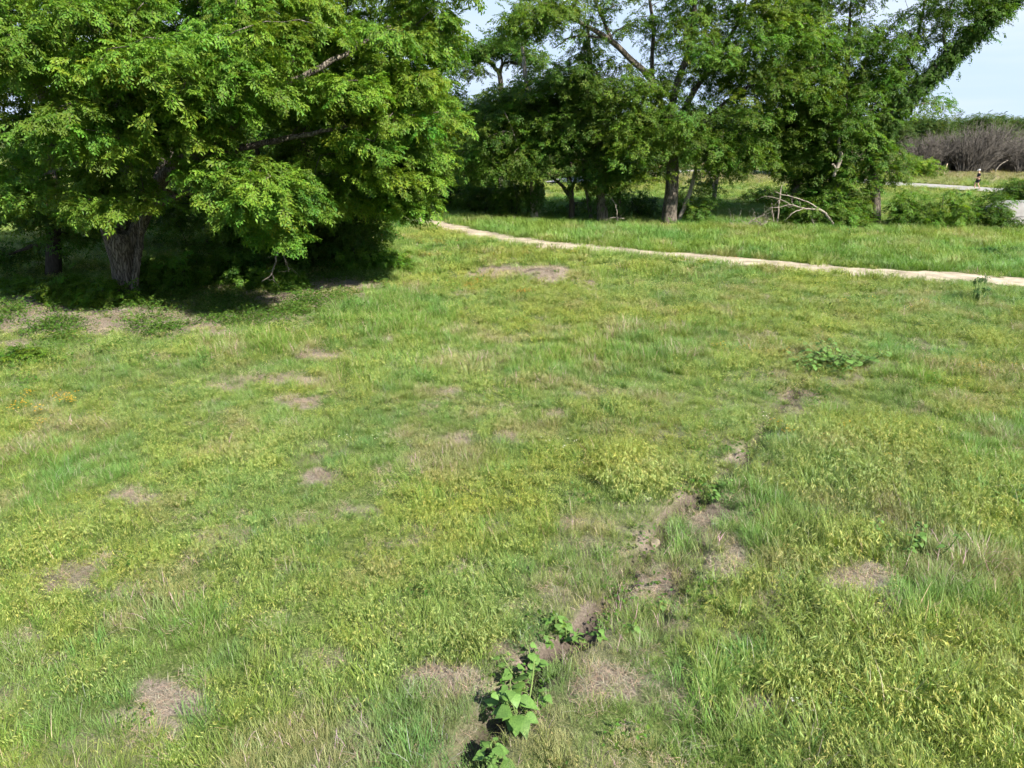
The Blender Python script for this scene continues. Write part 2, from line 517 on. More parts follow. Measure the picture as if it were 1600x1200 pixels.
def proto_forb(rad, n, name, c=(.07, .14, .02), L=.05):
    b = Blades()
    for i in range(n):
        r = rad * math.sqrt(random.random()); t = random.random() * 6.283
        b.leaf((r * math.cos(t), r * math.sin(t), random.uniform(.01, .16)), random.random() * 6.283, random.uniform(-.5, .5), L * random.uniform(.6, 1.3), L * .55, jit(c, .25), .2, random.uniform(-.5, .5))
    return b.obj(name, M_LEAF)


def proto_flower(name, c, n=9, h=.3, s=.035):
    b = Blades()
    for i in range(n):
        x, y = random.uniform(-.2, .2), random.uniform(-.2, .2)
        tip = b.blade(x, y, h * random.uniform(.7, 1.15), .005, random.random() * 6.28, random.uniform(0, .25), .05, (.06, .11, .02), (.06, .11, .02))
        for k in range(5):
            b.leaf(tip, k * 1.2566 + i, random.uniform(-.1, .35), s * .6, s * .45, jit(c, .1), .0)
    return b.obj(name, M_LEAF)


def proto_spray(name, n=13, L=.42, leaf=(.085, .045), c=(.075, .145, .020), droop=.35, side=.6):
    """leafy twig along +X, alternate leaves hanging a little"""
    b = Blades()
    z = lambda t: -droop * L * t * t
    tips = [(0, 0)]
    for sgn in (-1, 1):
        for t0 in (.25, .55):
            if random.random() < .8: tips.append((t0, sgn))
    for (t0, sgn) in tips:
        l0 = L * (1 - t0 * .6) if sgn else L
        yaw0 = sgn * random.uniform(.5, .9)
        k = n if sgn == 0 else n // 2
        ox, oy = t0 * L, 0
        for i in range(k):
            t = (i + .7) / k
            x = ox + math.cos(yaw0) * l0 * t * (1 if sgn == 0 else .55); y = oy + math.sin(yaw0) * l0 * t * .55 + random.uniform(-.01, .01)
            s = 1 if i % 2 else -1
            f = random.uniform(.75, 1.2)
            b.leaf((x, y, z(x / L) + random.uniform(-.015, .015)), yaw0 + s * random.uniform(.4, 1.1), random.uniform(-.75, .1), leaf[0] * f, leaf[1] * f, jit(c, .2), .12, random.uniform(-.6, .6))
        # twig
        e = (ox + math.cos(yaw0) * l0 * (1 if sgn == 0 else .55), math.sin(yaw0) * l0 * .55)
        b.add([(ox, oy - .003, z(ox / L)), (ox, oy + .003, z(ox / L)), (e[0], e[1], z(e[0] / L))], [(0, 1, 2)], [(.12, .09, .06)] * 3)
    return b.obj(name, M_LEAF)


def gn_scatter(name, pts, rot, scl, tint, protos, parent=None, origin=(0, 0, 0), kind='stuff'):
    """one object: a point cloud whose node tree sets the given plant geometry on every point"""
    n = len(pts)
    me = bpy.data.meshes.new(name)
    me.vertices.add(n)
    me.vertices.foreach_set('co', (np.asarray(pts, np.float32) - np.array(origin, np.float32)).ravel())
    for nm, ty, dat, key in (('rot', 'FLOAT_VECTOR', rot, 'vector'), ('scl', 'FLOAT', scl, 'value')):
        a = me.attributes.new(nm, ty, 'POINT'); a.data.foreach_set(key, np.asarray(dat, np.float32).ravel())
    a = me.attributes.new('pick', 'INT', 'POINT'); a.data.foreach_set('value', RNG.integers(0, len(protos), n).astype(np.int32))
    a = me.attributes.new('tint', 'FLOAT_COLOR', 'POINT')
    c = np.ones((n, 4), np.float32); c[:, :3] = tint; a.data.foreach_set('color', c.ravel())
    o = bpy.data.objects.new(name, me); COL.objects.link(o)
    if parent: o.parent = parent
    if kind: o['kind'] = kind
    key = tuple(p.name for p in protos)
    ng = GN.get(key)
    if ng is None:
        ng = bpy.data.node_groups.new('scatter_' + protos[0].name, 'GeometryNodeTree')
        ng.interface.new_socket('Geometry', in_out='INPUT', socket_type='NodeSocketGeometry')
        ng.interface.new_socket('Geometry', in_out='OUTPUT', socket_type='NodeSocketGeometry')
        nn, ll = ng.nodes, ng.links
        gi = nn.new('NodeGroupInput'); go = nn.new('NodeGroupOutput')
        iop = nn.new('GeometryNodeInstanceOnPoints')
        jn = nn.new('GeometryNodeJoinGeometry')
        for p in protos:
            oi = nn.new('GeometryNodeObjectInfo'); oi.inputs['Object'].default_value = p
            g2 = nn.new('GeometryNodeGeometryToInstance')
            ll.new(oi.outputs['Geometry'], g2.inputs[0]); ll.new(g2.outputs[0], jn.inputs[0])
        m2p = nn.new('GeometryNodeMeshToPoints')
        ll.new(gi.outputs[0], m2p.inputs['Mesh'])
        ll.new(m2p.outputs[0], iop.inputs['Points']); ll.new(jn.outputs[0], iop.inputs['Instance'])
        iop.inputs['Pick Instance'].default_value = True

        def na(nm, ty):
            q = nn.new('GeometryNodeInputNamedAttribute'); q.data_type = ty; q.inputs['Name'].default_value = nm
            return q.outputs['Attribute']
        e2r = nn.new('FunctionNodeEulerToRotation')
        ll.new(na('rot', 'FLOAT_VECTOR'), e2r.inputs[0]); ll.new(e2r.outputs[0], iop.inputs['Rotation'])
        ll.new(na('scl', 'FLOAT'), iop.inputs['Scale']); ll.new(na('pick', 'INT'), iop.inputs['Instance Index'])
        ll.new(iop.outputs[0], go.inputs[0])
        GN[key] = ng
    md = o.modifiers.new('scatter', 'NODES'); md.node_group = ng
    return o


GN = {}

# ------------------------------------------------------------------ ground
def axis(center_lo, center_hi, step, lo, hi, grow=1.12):
    a = list(np.arange(center_lo, center_hi, step))
    s = step; v = a[-1]
    while v < hi: s *= grow; v += s; a.append(v)
    s = step; v = a[0]; pre = []
    while v > lo: s *= grow; v -= s; pre.append(v)
    return np.array(pre[::-1] + a)


xs = axis(-9, 11, .09, -1200, 1200, 1.10)
ys = axis(4, 17, .09, -60, 1600, 1.055)
XX, YY = np.meshgrid(xs, ys)
HH = hgt(XX, YY)
nx, ny = len(xs), len(ys)
V = np.stack([XX.ravel(), YY.ravel(), HH.ravel()], 1)
idx = np.arange(nx * ny).reshape(ny, nx)
F = np.stack([idx[:-1, :-1].ravel(), idx[:-1, 1:].ravel(), idx[1:, 1:].ravel(), idx[1:, :-1].ravel()], 1)
me = bpy.data.meshes.new('ground')
me.vertices.add(len(V)); me.vertices.foreach_set('co', V.astype(np.float32).ravel())
me.loops.add(F.size); me.loops.foreach_set('vertex_index', F.astype(np.int32).ravel())
me.polygons.add(len(F)); me.polygons.foreach_set('loop_start', np.arange(0, F.size, 4, dtype=np.int32))
me.update(calc_edges=True); me.polygons.foreach_set('use_smooth', [True] * len(F))


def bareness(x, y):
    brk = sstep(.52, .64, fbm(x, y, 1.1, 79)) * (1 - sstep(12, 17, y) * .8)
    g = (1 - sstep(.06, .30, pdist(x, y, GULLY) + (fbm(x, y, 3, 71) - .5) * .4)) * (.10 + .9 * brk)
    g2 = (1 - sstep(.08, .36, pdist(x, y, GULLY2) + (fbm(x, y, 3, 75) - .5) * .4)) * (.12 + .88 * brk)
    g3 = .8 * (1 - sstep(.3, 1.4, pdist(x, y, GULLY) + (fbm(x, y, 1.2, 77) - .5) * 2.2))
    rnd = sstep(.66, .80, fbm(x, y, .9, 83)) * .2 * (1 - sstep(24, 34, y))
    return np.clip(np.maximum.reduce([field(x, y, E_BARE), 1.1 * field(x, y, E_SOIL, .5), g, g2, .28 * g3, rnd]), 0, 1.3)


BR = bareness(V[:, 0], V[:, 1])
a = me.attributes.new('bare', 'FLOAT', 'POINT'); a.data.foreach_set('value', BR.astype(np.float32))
ROADD = pdist(V[:, 0], V[:, 1], ROAD)
dryf = sstep(70, 76, V[:, 1]) * (V[:, 0] > 10) * sstep(.0, .3, (V[:, 1] - 70) / 30)
a = me.attributes.new('dryfield', 'FLOAT', 'POINT'); a.data.foreach_set('value', dryf.astype(np.float32))
gdark = np.maximum(1 - sstep(.05, .3, pdist(V[:, 0], V[:, 1], GULLY)), .8 * (1 - sstep(.08, .35, pdist(V[:, 0], V[:, 1], GULLY2))))  # ground colour goes darker close to the two gully lines
a = me.attributes.new('gully_dark', 'FLOAT', 'POINT'); a.data.foreach_set('value', gdark.astype(np.float32))
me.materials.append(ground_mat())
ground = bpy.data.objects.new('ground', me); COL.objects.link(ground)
tag(ground, 'uneven meadow ground with bare soil patches and a shallow erosion gully', kind='structure')


def ribbon(name, line, width, m, lift, cross=8, rag=.25, seed=1):
    line = np.asarray(line); t = np.gradient(line, axis=0); t /= np.linalg.norm(t, axis=1, keepdims=True)
    nr = np.stack([-t[:, 1], t[:, 0]], 1)
    V, F = [], []
    for i, p in enumerate(line):
        for k in range(cross + 1):
            u = k / cross * 2 - 1
            w = width / 2 * (1 + rag * (fbm(p[0] + (9 if u > 0 else 0), p[1], .8, seed) - .5) * 2)
            q = p + nr[i] * u * w
            V.append((q[0], q[1], float(hgt(q[0], q[1])) + lift + .03 * (1 - u * u)))
    for i in range(len(line) - 1):
        for k in range(cross):
            b = i * (cross + 1) + k
            F.append((b, b + 1, b + cross + 2, b + cross + 1))
    return mesh_obj(name, V, F, m, smooth=True)


M_TRAIL = noise_mat('crushed_limestone', (.16, .135, .095), (.42, .36, .27), 1.4, .95, bump=.7, bdist=.04, detail=14)
M_ROAD = noise_mat('pale_concrete', (.19, .18, .165), (.29, .275, .255), .8, .9, bump=.1)
dense_tr = smooth_line(TRAIL, 3)
trail = ribbon('trail', dense_tr, 2.2, M_TRAIL, .012, rag=.5)
tag(trail, 'pale crushed limestone trail crossing the meadow', kind='structure')
road = ribbon('path', smooth_line(ROAD, 2), 4.6, M_ROAD, .12, rag=.0)
tag(road, 'far pale concrete path behind the trees', kind='structure')

# ------------------------------------------------------------------ grass
print('protos')
PF = [proto_fine(.14, 54, .20, .005, (.125, .19, .036), (.18, .24, .056), 'tuft_fine_%d' % i) for i in range(3)]
PL = [proto_fine(.17, 52, .31, .006, (.098, .185, .032), (.135, .235, .045), 'tuft_long_%d' % i, .5) for i in range(3)]
PS = [proto_seed(.16, 36, .27, .006, 'tuft_seed_%d' % i, .6, 1.1) for i in range(5)]
PST = [proto_straw(.18, 85, 'straw_mat_%d' % i, .0036, (.06, .17), .035) for i in range(3)]
PFB = [proto_forb(.16, 26, 'forb_%d' % i) for i in range(2)]
PSF = [proto_seed(.34, 60, .30, .013, 'tuft_seed_far_%d' % i, .55, 1.8) for i in range(3)]
PFF = [proto_fine(.34, 80, .34, .013, (.12, .19, .032), (.165, .24, .046), 'tuft_fine_far_%d' % i, .4) for i in range(3)]


def sample_zone(y0, y1, dens, slope=.76, extra=3.0, xlo=-1e9, xhi=1e9):
    hw = slope * y1 + extra
    A = (y1 - y0) * 2 * hw
    n = int(A * dens)
    x = RNG.uniform(-hw, hw, n); y = RNG.uniform(y0, y1, n)
    k = (np.abs(x) < slope * y + extra) & (x > xlo) & (x < xhi)
    return x[k], y[k]


def grass_points(y0, y1, dens, far=False):
    x, y = sample_zone(y0, y1, dens)
    br = bareness(x, y)
    td = pdist(x, y, TRAIL) + (fbm(x, y, 1.6, 91) - .5) * 1.1
    rd = pdist(x, y, ROAD)
    keep = (td > .82) & (rd > 2.9) & (RNG.random(len(x)) > np.clip(br, 0, 1) * .93)
    x, y, br = x[keep], y[keep], br[keep]
    lush = np.maximum(field(x, y, E_LUSH, .9), 0)
    seedy = field(x, y, E_SEED, 1.0)
    n1 = fbm(x, y, .35, 101); n2 = fbm(x, y, 1.3, 111); n3 = fbm(x, y, .12, 121)
    # which side of the trail: beyond it the grass is taller and greener
    trx = np.array([p[1] for p in TRAIL[:70]]); trxx = np.array([p[0] for p in TRAIL[:70]])
    o = np.argsort(trxx); ty = np.interp(x, trxx[o], trx[o])
    beyond = sstep(0.3, 2.2, y - ty) * (x > -9)
    ps = np.clip(.28 + .60 * seedy - .9 * lush + (n2 - .5) * 1.6 + (n1 - .5) * 1.0 - beyond * .55, 0, 1)
    pl = np.clip(.10 + .62 * lush + (n1 - .5) * .7 + beyond * .8, 0, 1) * (1 - ps * .8)
    u = RNG.random(len(x))
    kind = np.where(u < ps, 1, np.where(u < ps + pl, 2, 0))
    return x, y, br, kind, n1, n2, n3, beyond, lush, seedy


def grass_tints(kind, n1, n2, n3, beyond, br, x, y):
    n = len(kind)
    v = (.88 + .36 * fbm(x, y, .7, 133) + RNG.normal(0, .09, n))[:, None]
    t = np.ones((n, 3)) * v
    warm = (n1 - .5) * .9 + (fbm(x, y, 2.5, 141) - .5) * .7
    sd = (kind == 1)
    t[:, 0] *= 1 + np.where(sd, .28, .7) * warm - .10 * beyond
    t[:, 2] *= 1 - .5 * warm
    t[:, 1] *= 1 + .05 * warm
    dry = sstep(.56, .74, fbm(x, y, 1.1, 151))[:, None] * .65 + np.clip(br, 0, 1)[:, None] * .35
    t = t * (1 - dry) + dry * np.where(sd[:, None], np.array([[1.12, .86, 1.5]]), np.array([[1.85, 1.15, 2.6]])) * v
    return t


def lay_grass(x, y, kind, tints, scl, sets, lift=-.01):
    z = hgt(x, y) + lift
    n = len(x)
    rot = np.stack([RNG.normal(0, .10, n), RNG.normal(0, .10, n), RNG.uniform(0, 6.283, n)], 1)
    for k, (nm, lb, pr) in enumerate(sets):
        s = kind == k
        if not s.any(): continue
        o = gn_scatter(nm, np.stack([x, y, z], 1)[s], rot[s], scl[s], tints[s], pr)
        o['label'] = lb


print('grass near')
x, y, br, kd, n1, n2, n3, by, lu, se = grass_points(3.6, 15, 74)
hn = fbm(x, y, 1.9, 163)
sc = (.35 + .75 * fbm(x, y, .8, 161) + .55 * (hn - .35) + .62 * se * (x > 1.5)) * RNG.uniform(.7, 1.3, len(x)) * (1 - .35 * np.clip(br, 0, 1)) + .10 * lu
sc = np.clip(sc, .5, 1.9)
lay_grass(x, y, kd, grass_tints(kd, n1, n2, n3, by, br, x, y), sc, [
    ('short_grass', 'short green meadow grass in the foreground', PF), ('seeding_grass', 'yellow green seeding grass in the foreground', PS), ('long_grass', 'longer bright green grass tufts in the foreground', PL)])
print('n', len(x))
x, y, br, kd, n1, n2, n3, by, lu, se = grass_points(15, 27, 38)
sc = (.50 + .6 * fbm(x, y, .8, 161) + .5 * (fbm(x, y, 1.7, 163) - .35)) * RNG.uniform(.75, 1.3, len(x)) * (1 - .3 * np.clip(br, 0, 1)) + .12 * lu
sc = np.clip(sc, .5, 1.7)
lay_grass(x, y, kd, grass_tints(kd, n1, n2, n3, by, br, x, y), sc * 1.1, [
    ('short_grass', 'short green meadow grass in the middle of the meadow', PF), ('seeding_grass', 'yellow green seeding grass in the middle of the meadow', PS), ('long_grass', 'longer green grass in the middle of the meadow', PL)])
print('n', len(x))
x, y, br, kd, n1, n2, n3, by, lu, se = grass_points(27, 62, 7)
sc = (.75 + .5 * fbm(x, y, .5, 161)) * RNG.uniform(.75, 1.25, len(x)) + .25 * by * (kd != 1)
kk = np.where(kd == 1, 1, 0)
lay_grass(x, y, kk, grass_tints(kd, n1, n2, n3, by, br, x, y), sc, [
    ('meadow_grass', 'tall green grass along and beyond the trail', PFF), ('seeding_grass', 'yellow green seeding grass along the trail', PSF)])
print('n', len(x))
x, y = sample_zone(62, 125, 1.3, .76, 4)
k = (pdist(x, y, ROAD) > 2.7)
x, y = x[k], y[k]
dryp = sstep(.0, 1, (y - 72) / 14) * (x > 8)
kk = (RNG.random(len(x)) < .5).astype(int)
t = grass_tints(kk, fbm(x, y, .1, 3), x * 0, x * 0, 0 * x, 0 * x, x, y)
t = t * (1 - dryp[:, None] * .8) + dryp[:, None] * .8 * np.where((kk == 1)[:, None], np.array([[.85, .68, 1.5]]), np.array([[1.9, 1.08, 3.2]]))
lay_grass(x, y, kk, t, RNG.uniform(1.1, 1.9, len(x)), [
    ('far_grass', 'far field grass around the concrete path', PFF), ('far_seeding_grass', 'far dry seeding grass around the concrete path', PSF)])

# straw on the bare patches
x, y = sample_zone(3.6, 33, 22)
b_ = field(x, y, E_BARE); b2 = bareness(x, y)
k = (RNG.random(len(x)) < np.clip(b_ * 1.3 + .35 * b2 + .05, 0, 1)) & (pdist(x, y, TRAIL) > 1.2) & (pdist(x, y, GULLY) > .18)
x, y = x[k], y[k]; n = len(x)
sh = field(x, y, E_SOIL)
t = np.ones((n, 3)) * RNG.uniform(.6, 1.15, n)[:, None]
o = gn_scatter('dry_straw', np.stack([x, y, hgt(x, y) + .005], 1), np.stack([RNG.normal(0, .08, n), RNG.normal(0, .08, n), RNG.uniform(0, 6.28, n)], 1), RNG.uniform(.7, 1.4, n), t, PST)
o['label'] = 'mats of dry straw lying on the bare patches'
# low weeds under the big elm and sprinkled over the meadow
x, y = sample_zone(3.6, 34, 26)
shade = field(x, y, ell([(150, 490, 330, 60, 1), (60, 560, 140, 30, .5), (420, 470, 150, 40, .8), (480, 430, 120, 30, .7)]), 1.0)
line = .35 * (1 - sstep(.2, .8, pdist(x, y, GULLY)))
k = (RNG.random(len(x)) < shade * (.12 + .88 * sstep(.42, .58, fbm(x, y, .9, 171))) + .015 + line * .3) & (pdist(x, y, TRAIL) > 1.2)
x, y = x[k], y[k]; n = len(x)
t = np.ones((n, 3)) * RNG.uniform(.7, 1.25, n)[:, None]
o = gn_scatter('low_weeds', np.stack([x, y, hgt(x, y)], 1), np.stack([RNG.normal(0, .1, n), RNG.normal(0, .1, n), RNG.uniform(0, 6.28, n)], 1), RNG.uniform(.7, 1.6, n) * (.75 + .03 * y), t, PFB)
o['label'] = 'low broadleaf weeds and seedlings, thickest below the elm'


# ------------------------------------------------------------------ trees
EL_SPRAY = [proto_spray('elm_spray_%d' % i, 12, .46, (.108, .046), (.108, .196, .020), .22) for i in range(5)]
FAR_SPRAY = [proto_spray('leafy_spray_%d' % i, 11, .60, (.105, .062), (.085, .150, .018), .25) for i in range(4)]
IVY_SPRAY = [proto_spray('ivy_spray_%d' % i, 9, .36, (.085, .07), (.055, .115, .018), .9) for i in range(3)]
CEDAR_SPRAY = [proto_spray('cedar_spray_%d' % i, 16, .60, (.11, .035), (.050, .075, .018), .0) for i in range(3)]


def pads_from_blobs(blobs, D, shell=.45):
    """blobs: (px, py, dy, rpx, rpy, rdepth, count) in photo pixels at world depth D+dy -> pad centres and radii"""
    C, Rr = [], []
    for (px, py, dy, rx, ry, rd, n) in blobs:
        c = P(px, py, D + dy)
        dep = (D + dy) * CP
        s = dep / FPX
        for k in range(n):
            v = RNG.normal(size=3); v /= np.linalg.norm(v)
            r = RNG.random() ** shell
            C.append(c + v * r * np.array([rx * s, rd, ry * s])); Rr.append(RNG.uniform(.75, 1.25))
    return np.array(C), np.array(Rr)


def make_branches(tb, limbs, pads, sides, twig_r=.012, gnarl=.12):
    """limbs: list of (pts Nx3, radii N). Grow branches from them to every pad."""
    nodes, par, rad_fix = [], [], []
    for pts, rr in limbs:
        s = smooth_line(np.column_stack([pts, rr]), 5)
        nodes += list(s[:, :3]); rad_fix += list(s[:, 3])
    nodes = np.array(nodes); nrad = np.array(rad_fix)
    top = nodes[:, 2].min() + .35 * 1.0
    root = nodes[0]
    order = np.argsort(np.linalg.norm(pads - nodes.mean(axis=0), axis=1))
    for i in order:
        p = pads[i]
        d = p - nodes
        dist = np.linalg.norm(d, axis=1)
        # prefer parents that lie lower and nearer the stem than the pad
        cost = dist * (1 + .5 * np.clip(-d[:, 2] / (dist + .1), 0, 1)) + 1e3 * (nodes[:, 2] < root[2] + 1.2) * (dist > .8) * (p[2] > root[2] + 2)
        j = int(np.argmin(cost))
        a = nodes[j]
        L = dist[j]
        if L < .15: continue
        n = max(3, int(L / .5) + 2)
        t = np.linspace(0, 1, n)[:, None]
        mid = (a + p) / 2 + np.array([0, 0, .12 * L]) + RNG.normal(0, gnarl * L * .5, 3)
        q = (1 - t) ** 2 * a + 2 * t * (1 - t) * mid + t * t * p
        q[1:-1] += RNG.normal(0, .03 * L, (n - 2, 3)) * .6
        r0 = min(nrad[j] * .62, .022 + .020 * L)
        r = np.linspace(max(r0, twig_r), twig_r, n)
        tb.tube(q, r, 4 if r0 < .04 else sides)
        nodes = np.vstack([nodes, q[1:]]); nrad = np.concatenate([nrad, r[1:]])
    return nodes


def foliage(name, pads, pr, center, base, root, protos, k=34, R0=.75, tint=(1, 1, 1), s0=1.0, flat=.22, parent=None, var=.16):
    n_p = len(pads)
    cnt = np.maximum(4, (k * pr ** 2 * RNG.uniform(.6, 1.3, n_p)).astype(int))
    pid = np.repeat(np.arange(n_p), cnt); n = len(pid)
    phi = RNG.uniform(0, 6.283, n); rho = np.sqrt(RNG.random(n)) * pr[pid] * R0
    zo = -flat * rho ** 2 / (pr[pid] * R0) + RNG.normal(0, .20, n) * R0
    off = np.stack([rho * np.cos(phi), rho * np.sin(phi), zo], 1)
    out = pads - center; out[:, 2] *= .3
    out /= np.linalg.norm(out, axis=1, keepdims=True) + 1e-6
    tilt = -.35 * (off[:, 0] * out[pid, 0] + off[:, 1] * out[pid, 1])
    off[:, 2] += tilt
    pts = pads[pid] + off
    yaw = phi + RNG.normal(0, .6, n)
    pit = -.05 + .50 * rho / (pr[pid] * R0) + RNG.normal(0, .42, n)
    rot = np.stack([RNG.normal(0, .35, n), pit, yaw], 1)
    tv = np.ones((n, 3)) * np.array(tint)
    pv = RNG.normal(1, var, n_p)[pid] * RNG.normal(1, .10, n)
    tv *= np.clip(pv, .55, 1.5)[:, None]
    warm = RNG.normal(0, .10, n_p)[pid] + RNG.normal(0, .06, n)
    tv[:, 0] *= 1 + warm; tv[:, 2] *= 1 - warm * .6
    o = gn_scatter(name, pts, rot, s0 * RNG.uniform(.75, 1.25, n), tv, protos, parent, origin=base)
    return o


def limb_px(D, lst):
    """lst of (px, py, dy, r)"""
    return np.array([P(a, b, D + c) for a, b, c, r in lst]), np.array([r for a, b, c, r in lst])


def tree(name, label, base_px, limbs, blobs, D=None, bark=M_BARK, protos=None, sides=6, k=30, R0=.75, tint=(1, 1, 1), s0=1.0, ivy=None, group=None, flute=.0, trunk_sides=12, shell=.45, dead=None, var=.16, cat='tree', flat=.2):
    bx, by_ = G(*base_px)
    if D is None: D = by_
    base = np.array([bx * D / by_, D, 0.0]); base[2] = float(hgt(base[0], base[1]))
    root = empty(name, base)
    tag(root, label, cat, group)
    L = [limb_px(D, l) for l in limbs]
    # plant the first limb in the ground
    L[0][0][0] = base + np.array([0, 0, -.25])
    pads, pr = pads_from_blobs(blobs, D, shell)
    pads[:, 2] = np.maximum(pads[:, 2], base[2] + .3)
    tb = Tubes()
    for i, (pts, rr) in enumerate(L):
        s = smooth_line(np.column_stack([pts, rr]), 6)
        s[1:-1, :3] += RNG.normal(0, .02, (len(s) - 2, 3)) * (.08 / np.maximum(s[1:-1, 3:4], .08)) ** 1.5
        tb.tube(s[:, :3], s[:, 3], trunk_sides if i < 4 else sides + 2, flute, i * 1.7)
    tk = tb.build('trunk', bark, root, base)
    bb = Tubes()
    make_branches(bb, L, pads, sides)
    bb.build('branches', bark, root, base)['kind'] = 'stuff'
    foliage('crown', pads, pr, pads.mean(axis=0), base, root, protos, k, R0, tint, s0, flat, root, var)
    if ivy:
        pts = []; yw = []
        for (li, t0, t1, n, rr_) in ivy:
            pl, rl = L[li]; s = smooth_line(np.column_stack([pl, rl]), 8)
            ii = RNG.uniform(t0, t1, n) * (len(s) - 1)
            f = np.floor(ii).astype(int); f = np.minimum(f, len(s) - 2); u = (ii - f)[:, None]
            q = s[f] * (1 - u) + s[f + 1] * u
            ph = RNG.uniform(0, 6.283, n); rd = q[:, 3] + np.abs(RNG.normal(0, rr_, n))
            pts.append(q[:, :3] + np.stack([np.cos(ph) * rd, np.sin(ph) * rd, RNG.normal(0, rr_, n)], 1)); yw.append(ph)
        pts = np.vstack(pts); yw = np.concatenate(yw); n = len(pts)
        rot = np.stack([RNG.normal(0, .3, n), RNG.uniform(0, 1.1, n), yw + RNG.normal(0, .5, n)], 1)
        gn_scatter('climbing_ivy', pts, rot, RNG.uniform(.7, 1.3, n) * s0, np.ones((n, 3)) * RNG.uniform(.75, 1.3, n)[:, None], IVY_SPRAY, root, base)
    return root


print('trees')
# --- the big elm, front left
tree('elm_tree', 'huge spreading bright green elm with a thick forked grey trunk, nearest tree on the left', (196, 466),
     [[(196, 480, 0, .60), (197, 457, 0, .47), (194, 432, 0, .37), (191, 402, 0, .39), (189, 380, 0, .42), (188, 362, 0, .30)],
      [(186, 408, 0, .26), (172, 368, -.2, .23), (150, 300, -.5, .20), (112, 225, -1, .17), (60, 135, -2, .14), (10, 60, -3, .10), (-60, -20, -4, .05)],
      [(190, 400, 0, .28), (192, 340, .5, .24), (196, 250, 1, .21), (185, 120, 1.5, .17), (200, 0, 2, .13), (215, -170, 2, .05)],
      [(197, 405, 0, .26), (224, 335, .3, .22), (262, 270, 0, .19), (330, 220, -1.4, .15), (420, 150, -2.4, .11), (520, 95, -2.2, .07), (610, 40, -1.2, .03)],
      [(201, 400, .1, .22), (238, 310, 1, .19), (265, 230, 1.5, .17), (300, 120, 2, .14), (345, 0, 2.5, .10), (360, -150, 2.5, .04)],
      [(262, 270, 0, .14), (350, 240, -1.2, .11), (450, 215, -1.8, .08), (560, 195, -1.5, .05), (650, 180, -.6, .02)],
      [(228, 325, .3, .12), (320, 292, -1, .09), (400, 272, -2.5, .07), (450, 268, -3, .03)],
      [(208, 466, -.25, .13), (213, 425, -.25, .12), (218, 385, -.1, .11), (222, 355, 0, .10), (235, 310, .3, .06)]],
     [(160, 70, -3, 140, 70, 2.5, 34), (300, 130, -4, 130, 75, 2.2, 40), (430, 50, -2, 130, 60, 3, 34), (150, 190, -3.5, 110, 55, 1.8, 26), (290, 195, -2.5, 80, 26, 1.2, 6),
      (490, 140, -1.5, 110, 60, 2.2, 24), (590, 110, 0, 95, 80, 3, 38), (625, 215, 0, 70, 75, 2.5, 32), (570, 235, -.5, 80, 40, 1.6, 11), (400, 295, -4, 90, 38, 1.3, 19),
      (330, 275, -3.5, 60, 30, 1.2, 9), (165, 280, -2.2, 80, 24, 1.2, 8), (145, 312, -3.6, 48, 18, .8, 6), (232, 318, -3.2, 26, 8, .5, 2), (420, 310, -3.2, 40, 30, 1, 7), (40, 60, -3, 80, 90, 2.5, 22),
      (640, 275, 1, 42, 35, 1.6, 11), (600, 318, 1, 50, 22, 1.2, 8), (520, 305, 0, 55, 35, 1.5, 8), (20, 270, -2, 60, 40, 1.5, 9), (668, 50, 0, 44, 60, 2, 17), (660, -60, 0, 80, 60, 3, 18), (675, 170, .5, 35, 60, 1.6, 10),
      (200, -120, 1, 260, 110, 5, 60), (500, -90, 1, 200, 90, 4, 46), (280, 60, 3, 250, 120, 2.5, 40), (-120, 60, -1, 120, 160, 4, 30), (520, 90, 3.5, 160, 120, 2, 24), (440, 350, -3, 22, 16, .5, 2), (340, -240, 1, 200, 60, 4, 30)],
     D=23.9, protos=EL_SPRAY, sides=6, k=33, R0=.62, tint=(1.0, 1.0, 1.0), flute=.06, trunk_sides=26, ivy=[(0, .0, .30, 380, .16)], var=.16)

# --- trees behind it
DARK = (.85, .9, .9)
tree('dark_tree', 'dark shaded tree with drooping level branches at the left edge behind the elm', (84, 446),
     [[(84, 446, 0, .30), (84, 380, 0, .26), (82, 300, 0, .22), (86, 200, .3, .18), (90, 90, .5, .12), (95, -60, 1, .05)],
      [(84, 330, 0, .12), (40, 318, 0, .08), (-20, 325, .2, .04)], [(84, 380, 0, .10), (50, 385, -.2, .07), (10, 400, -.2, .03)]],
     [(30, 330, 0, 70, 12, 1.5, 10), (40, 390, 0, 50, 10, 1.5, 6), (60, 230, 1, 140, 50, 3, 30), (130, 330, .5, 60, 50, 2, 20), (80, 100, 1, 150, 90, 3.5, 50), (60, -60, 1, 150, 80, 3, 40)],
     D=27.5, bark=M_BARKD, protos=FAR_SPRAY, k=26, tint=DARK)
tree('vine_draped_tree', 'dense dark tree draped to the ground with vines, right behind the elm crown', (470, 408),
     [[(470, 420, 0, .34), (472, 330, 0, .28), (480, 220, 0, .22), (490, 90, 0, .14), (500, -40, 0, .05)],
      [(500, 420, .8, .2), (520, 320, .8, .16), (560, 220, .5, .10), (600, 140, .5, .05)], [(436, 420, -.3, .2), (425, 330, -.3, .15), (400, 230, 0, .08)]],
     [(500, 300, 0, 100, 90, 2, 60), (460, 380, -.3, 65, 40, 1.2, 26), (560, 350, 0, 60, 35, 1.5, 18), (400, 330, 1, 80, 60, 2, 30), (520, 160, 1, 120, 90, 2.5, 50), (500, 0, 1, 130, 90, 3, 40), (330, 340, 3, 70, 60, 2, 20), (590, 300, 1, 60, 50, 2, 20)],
     D=30.5, bark=M_BARKD, protos=FAR_SPRAY, k=24, tint=(.85, .9, .85))
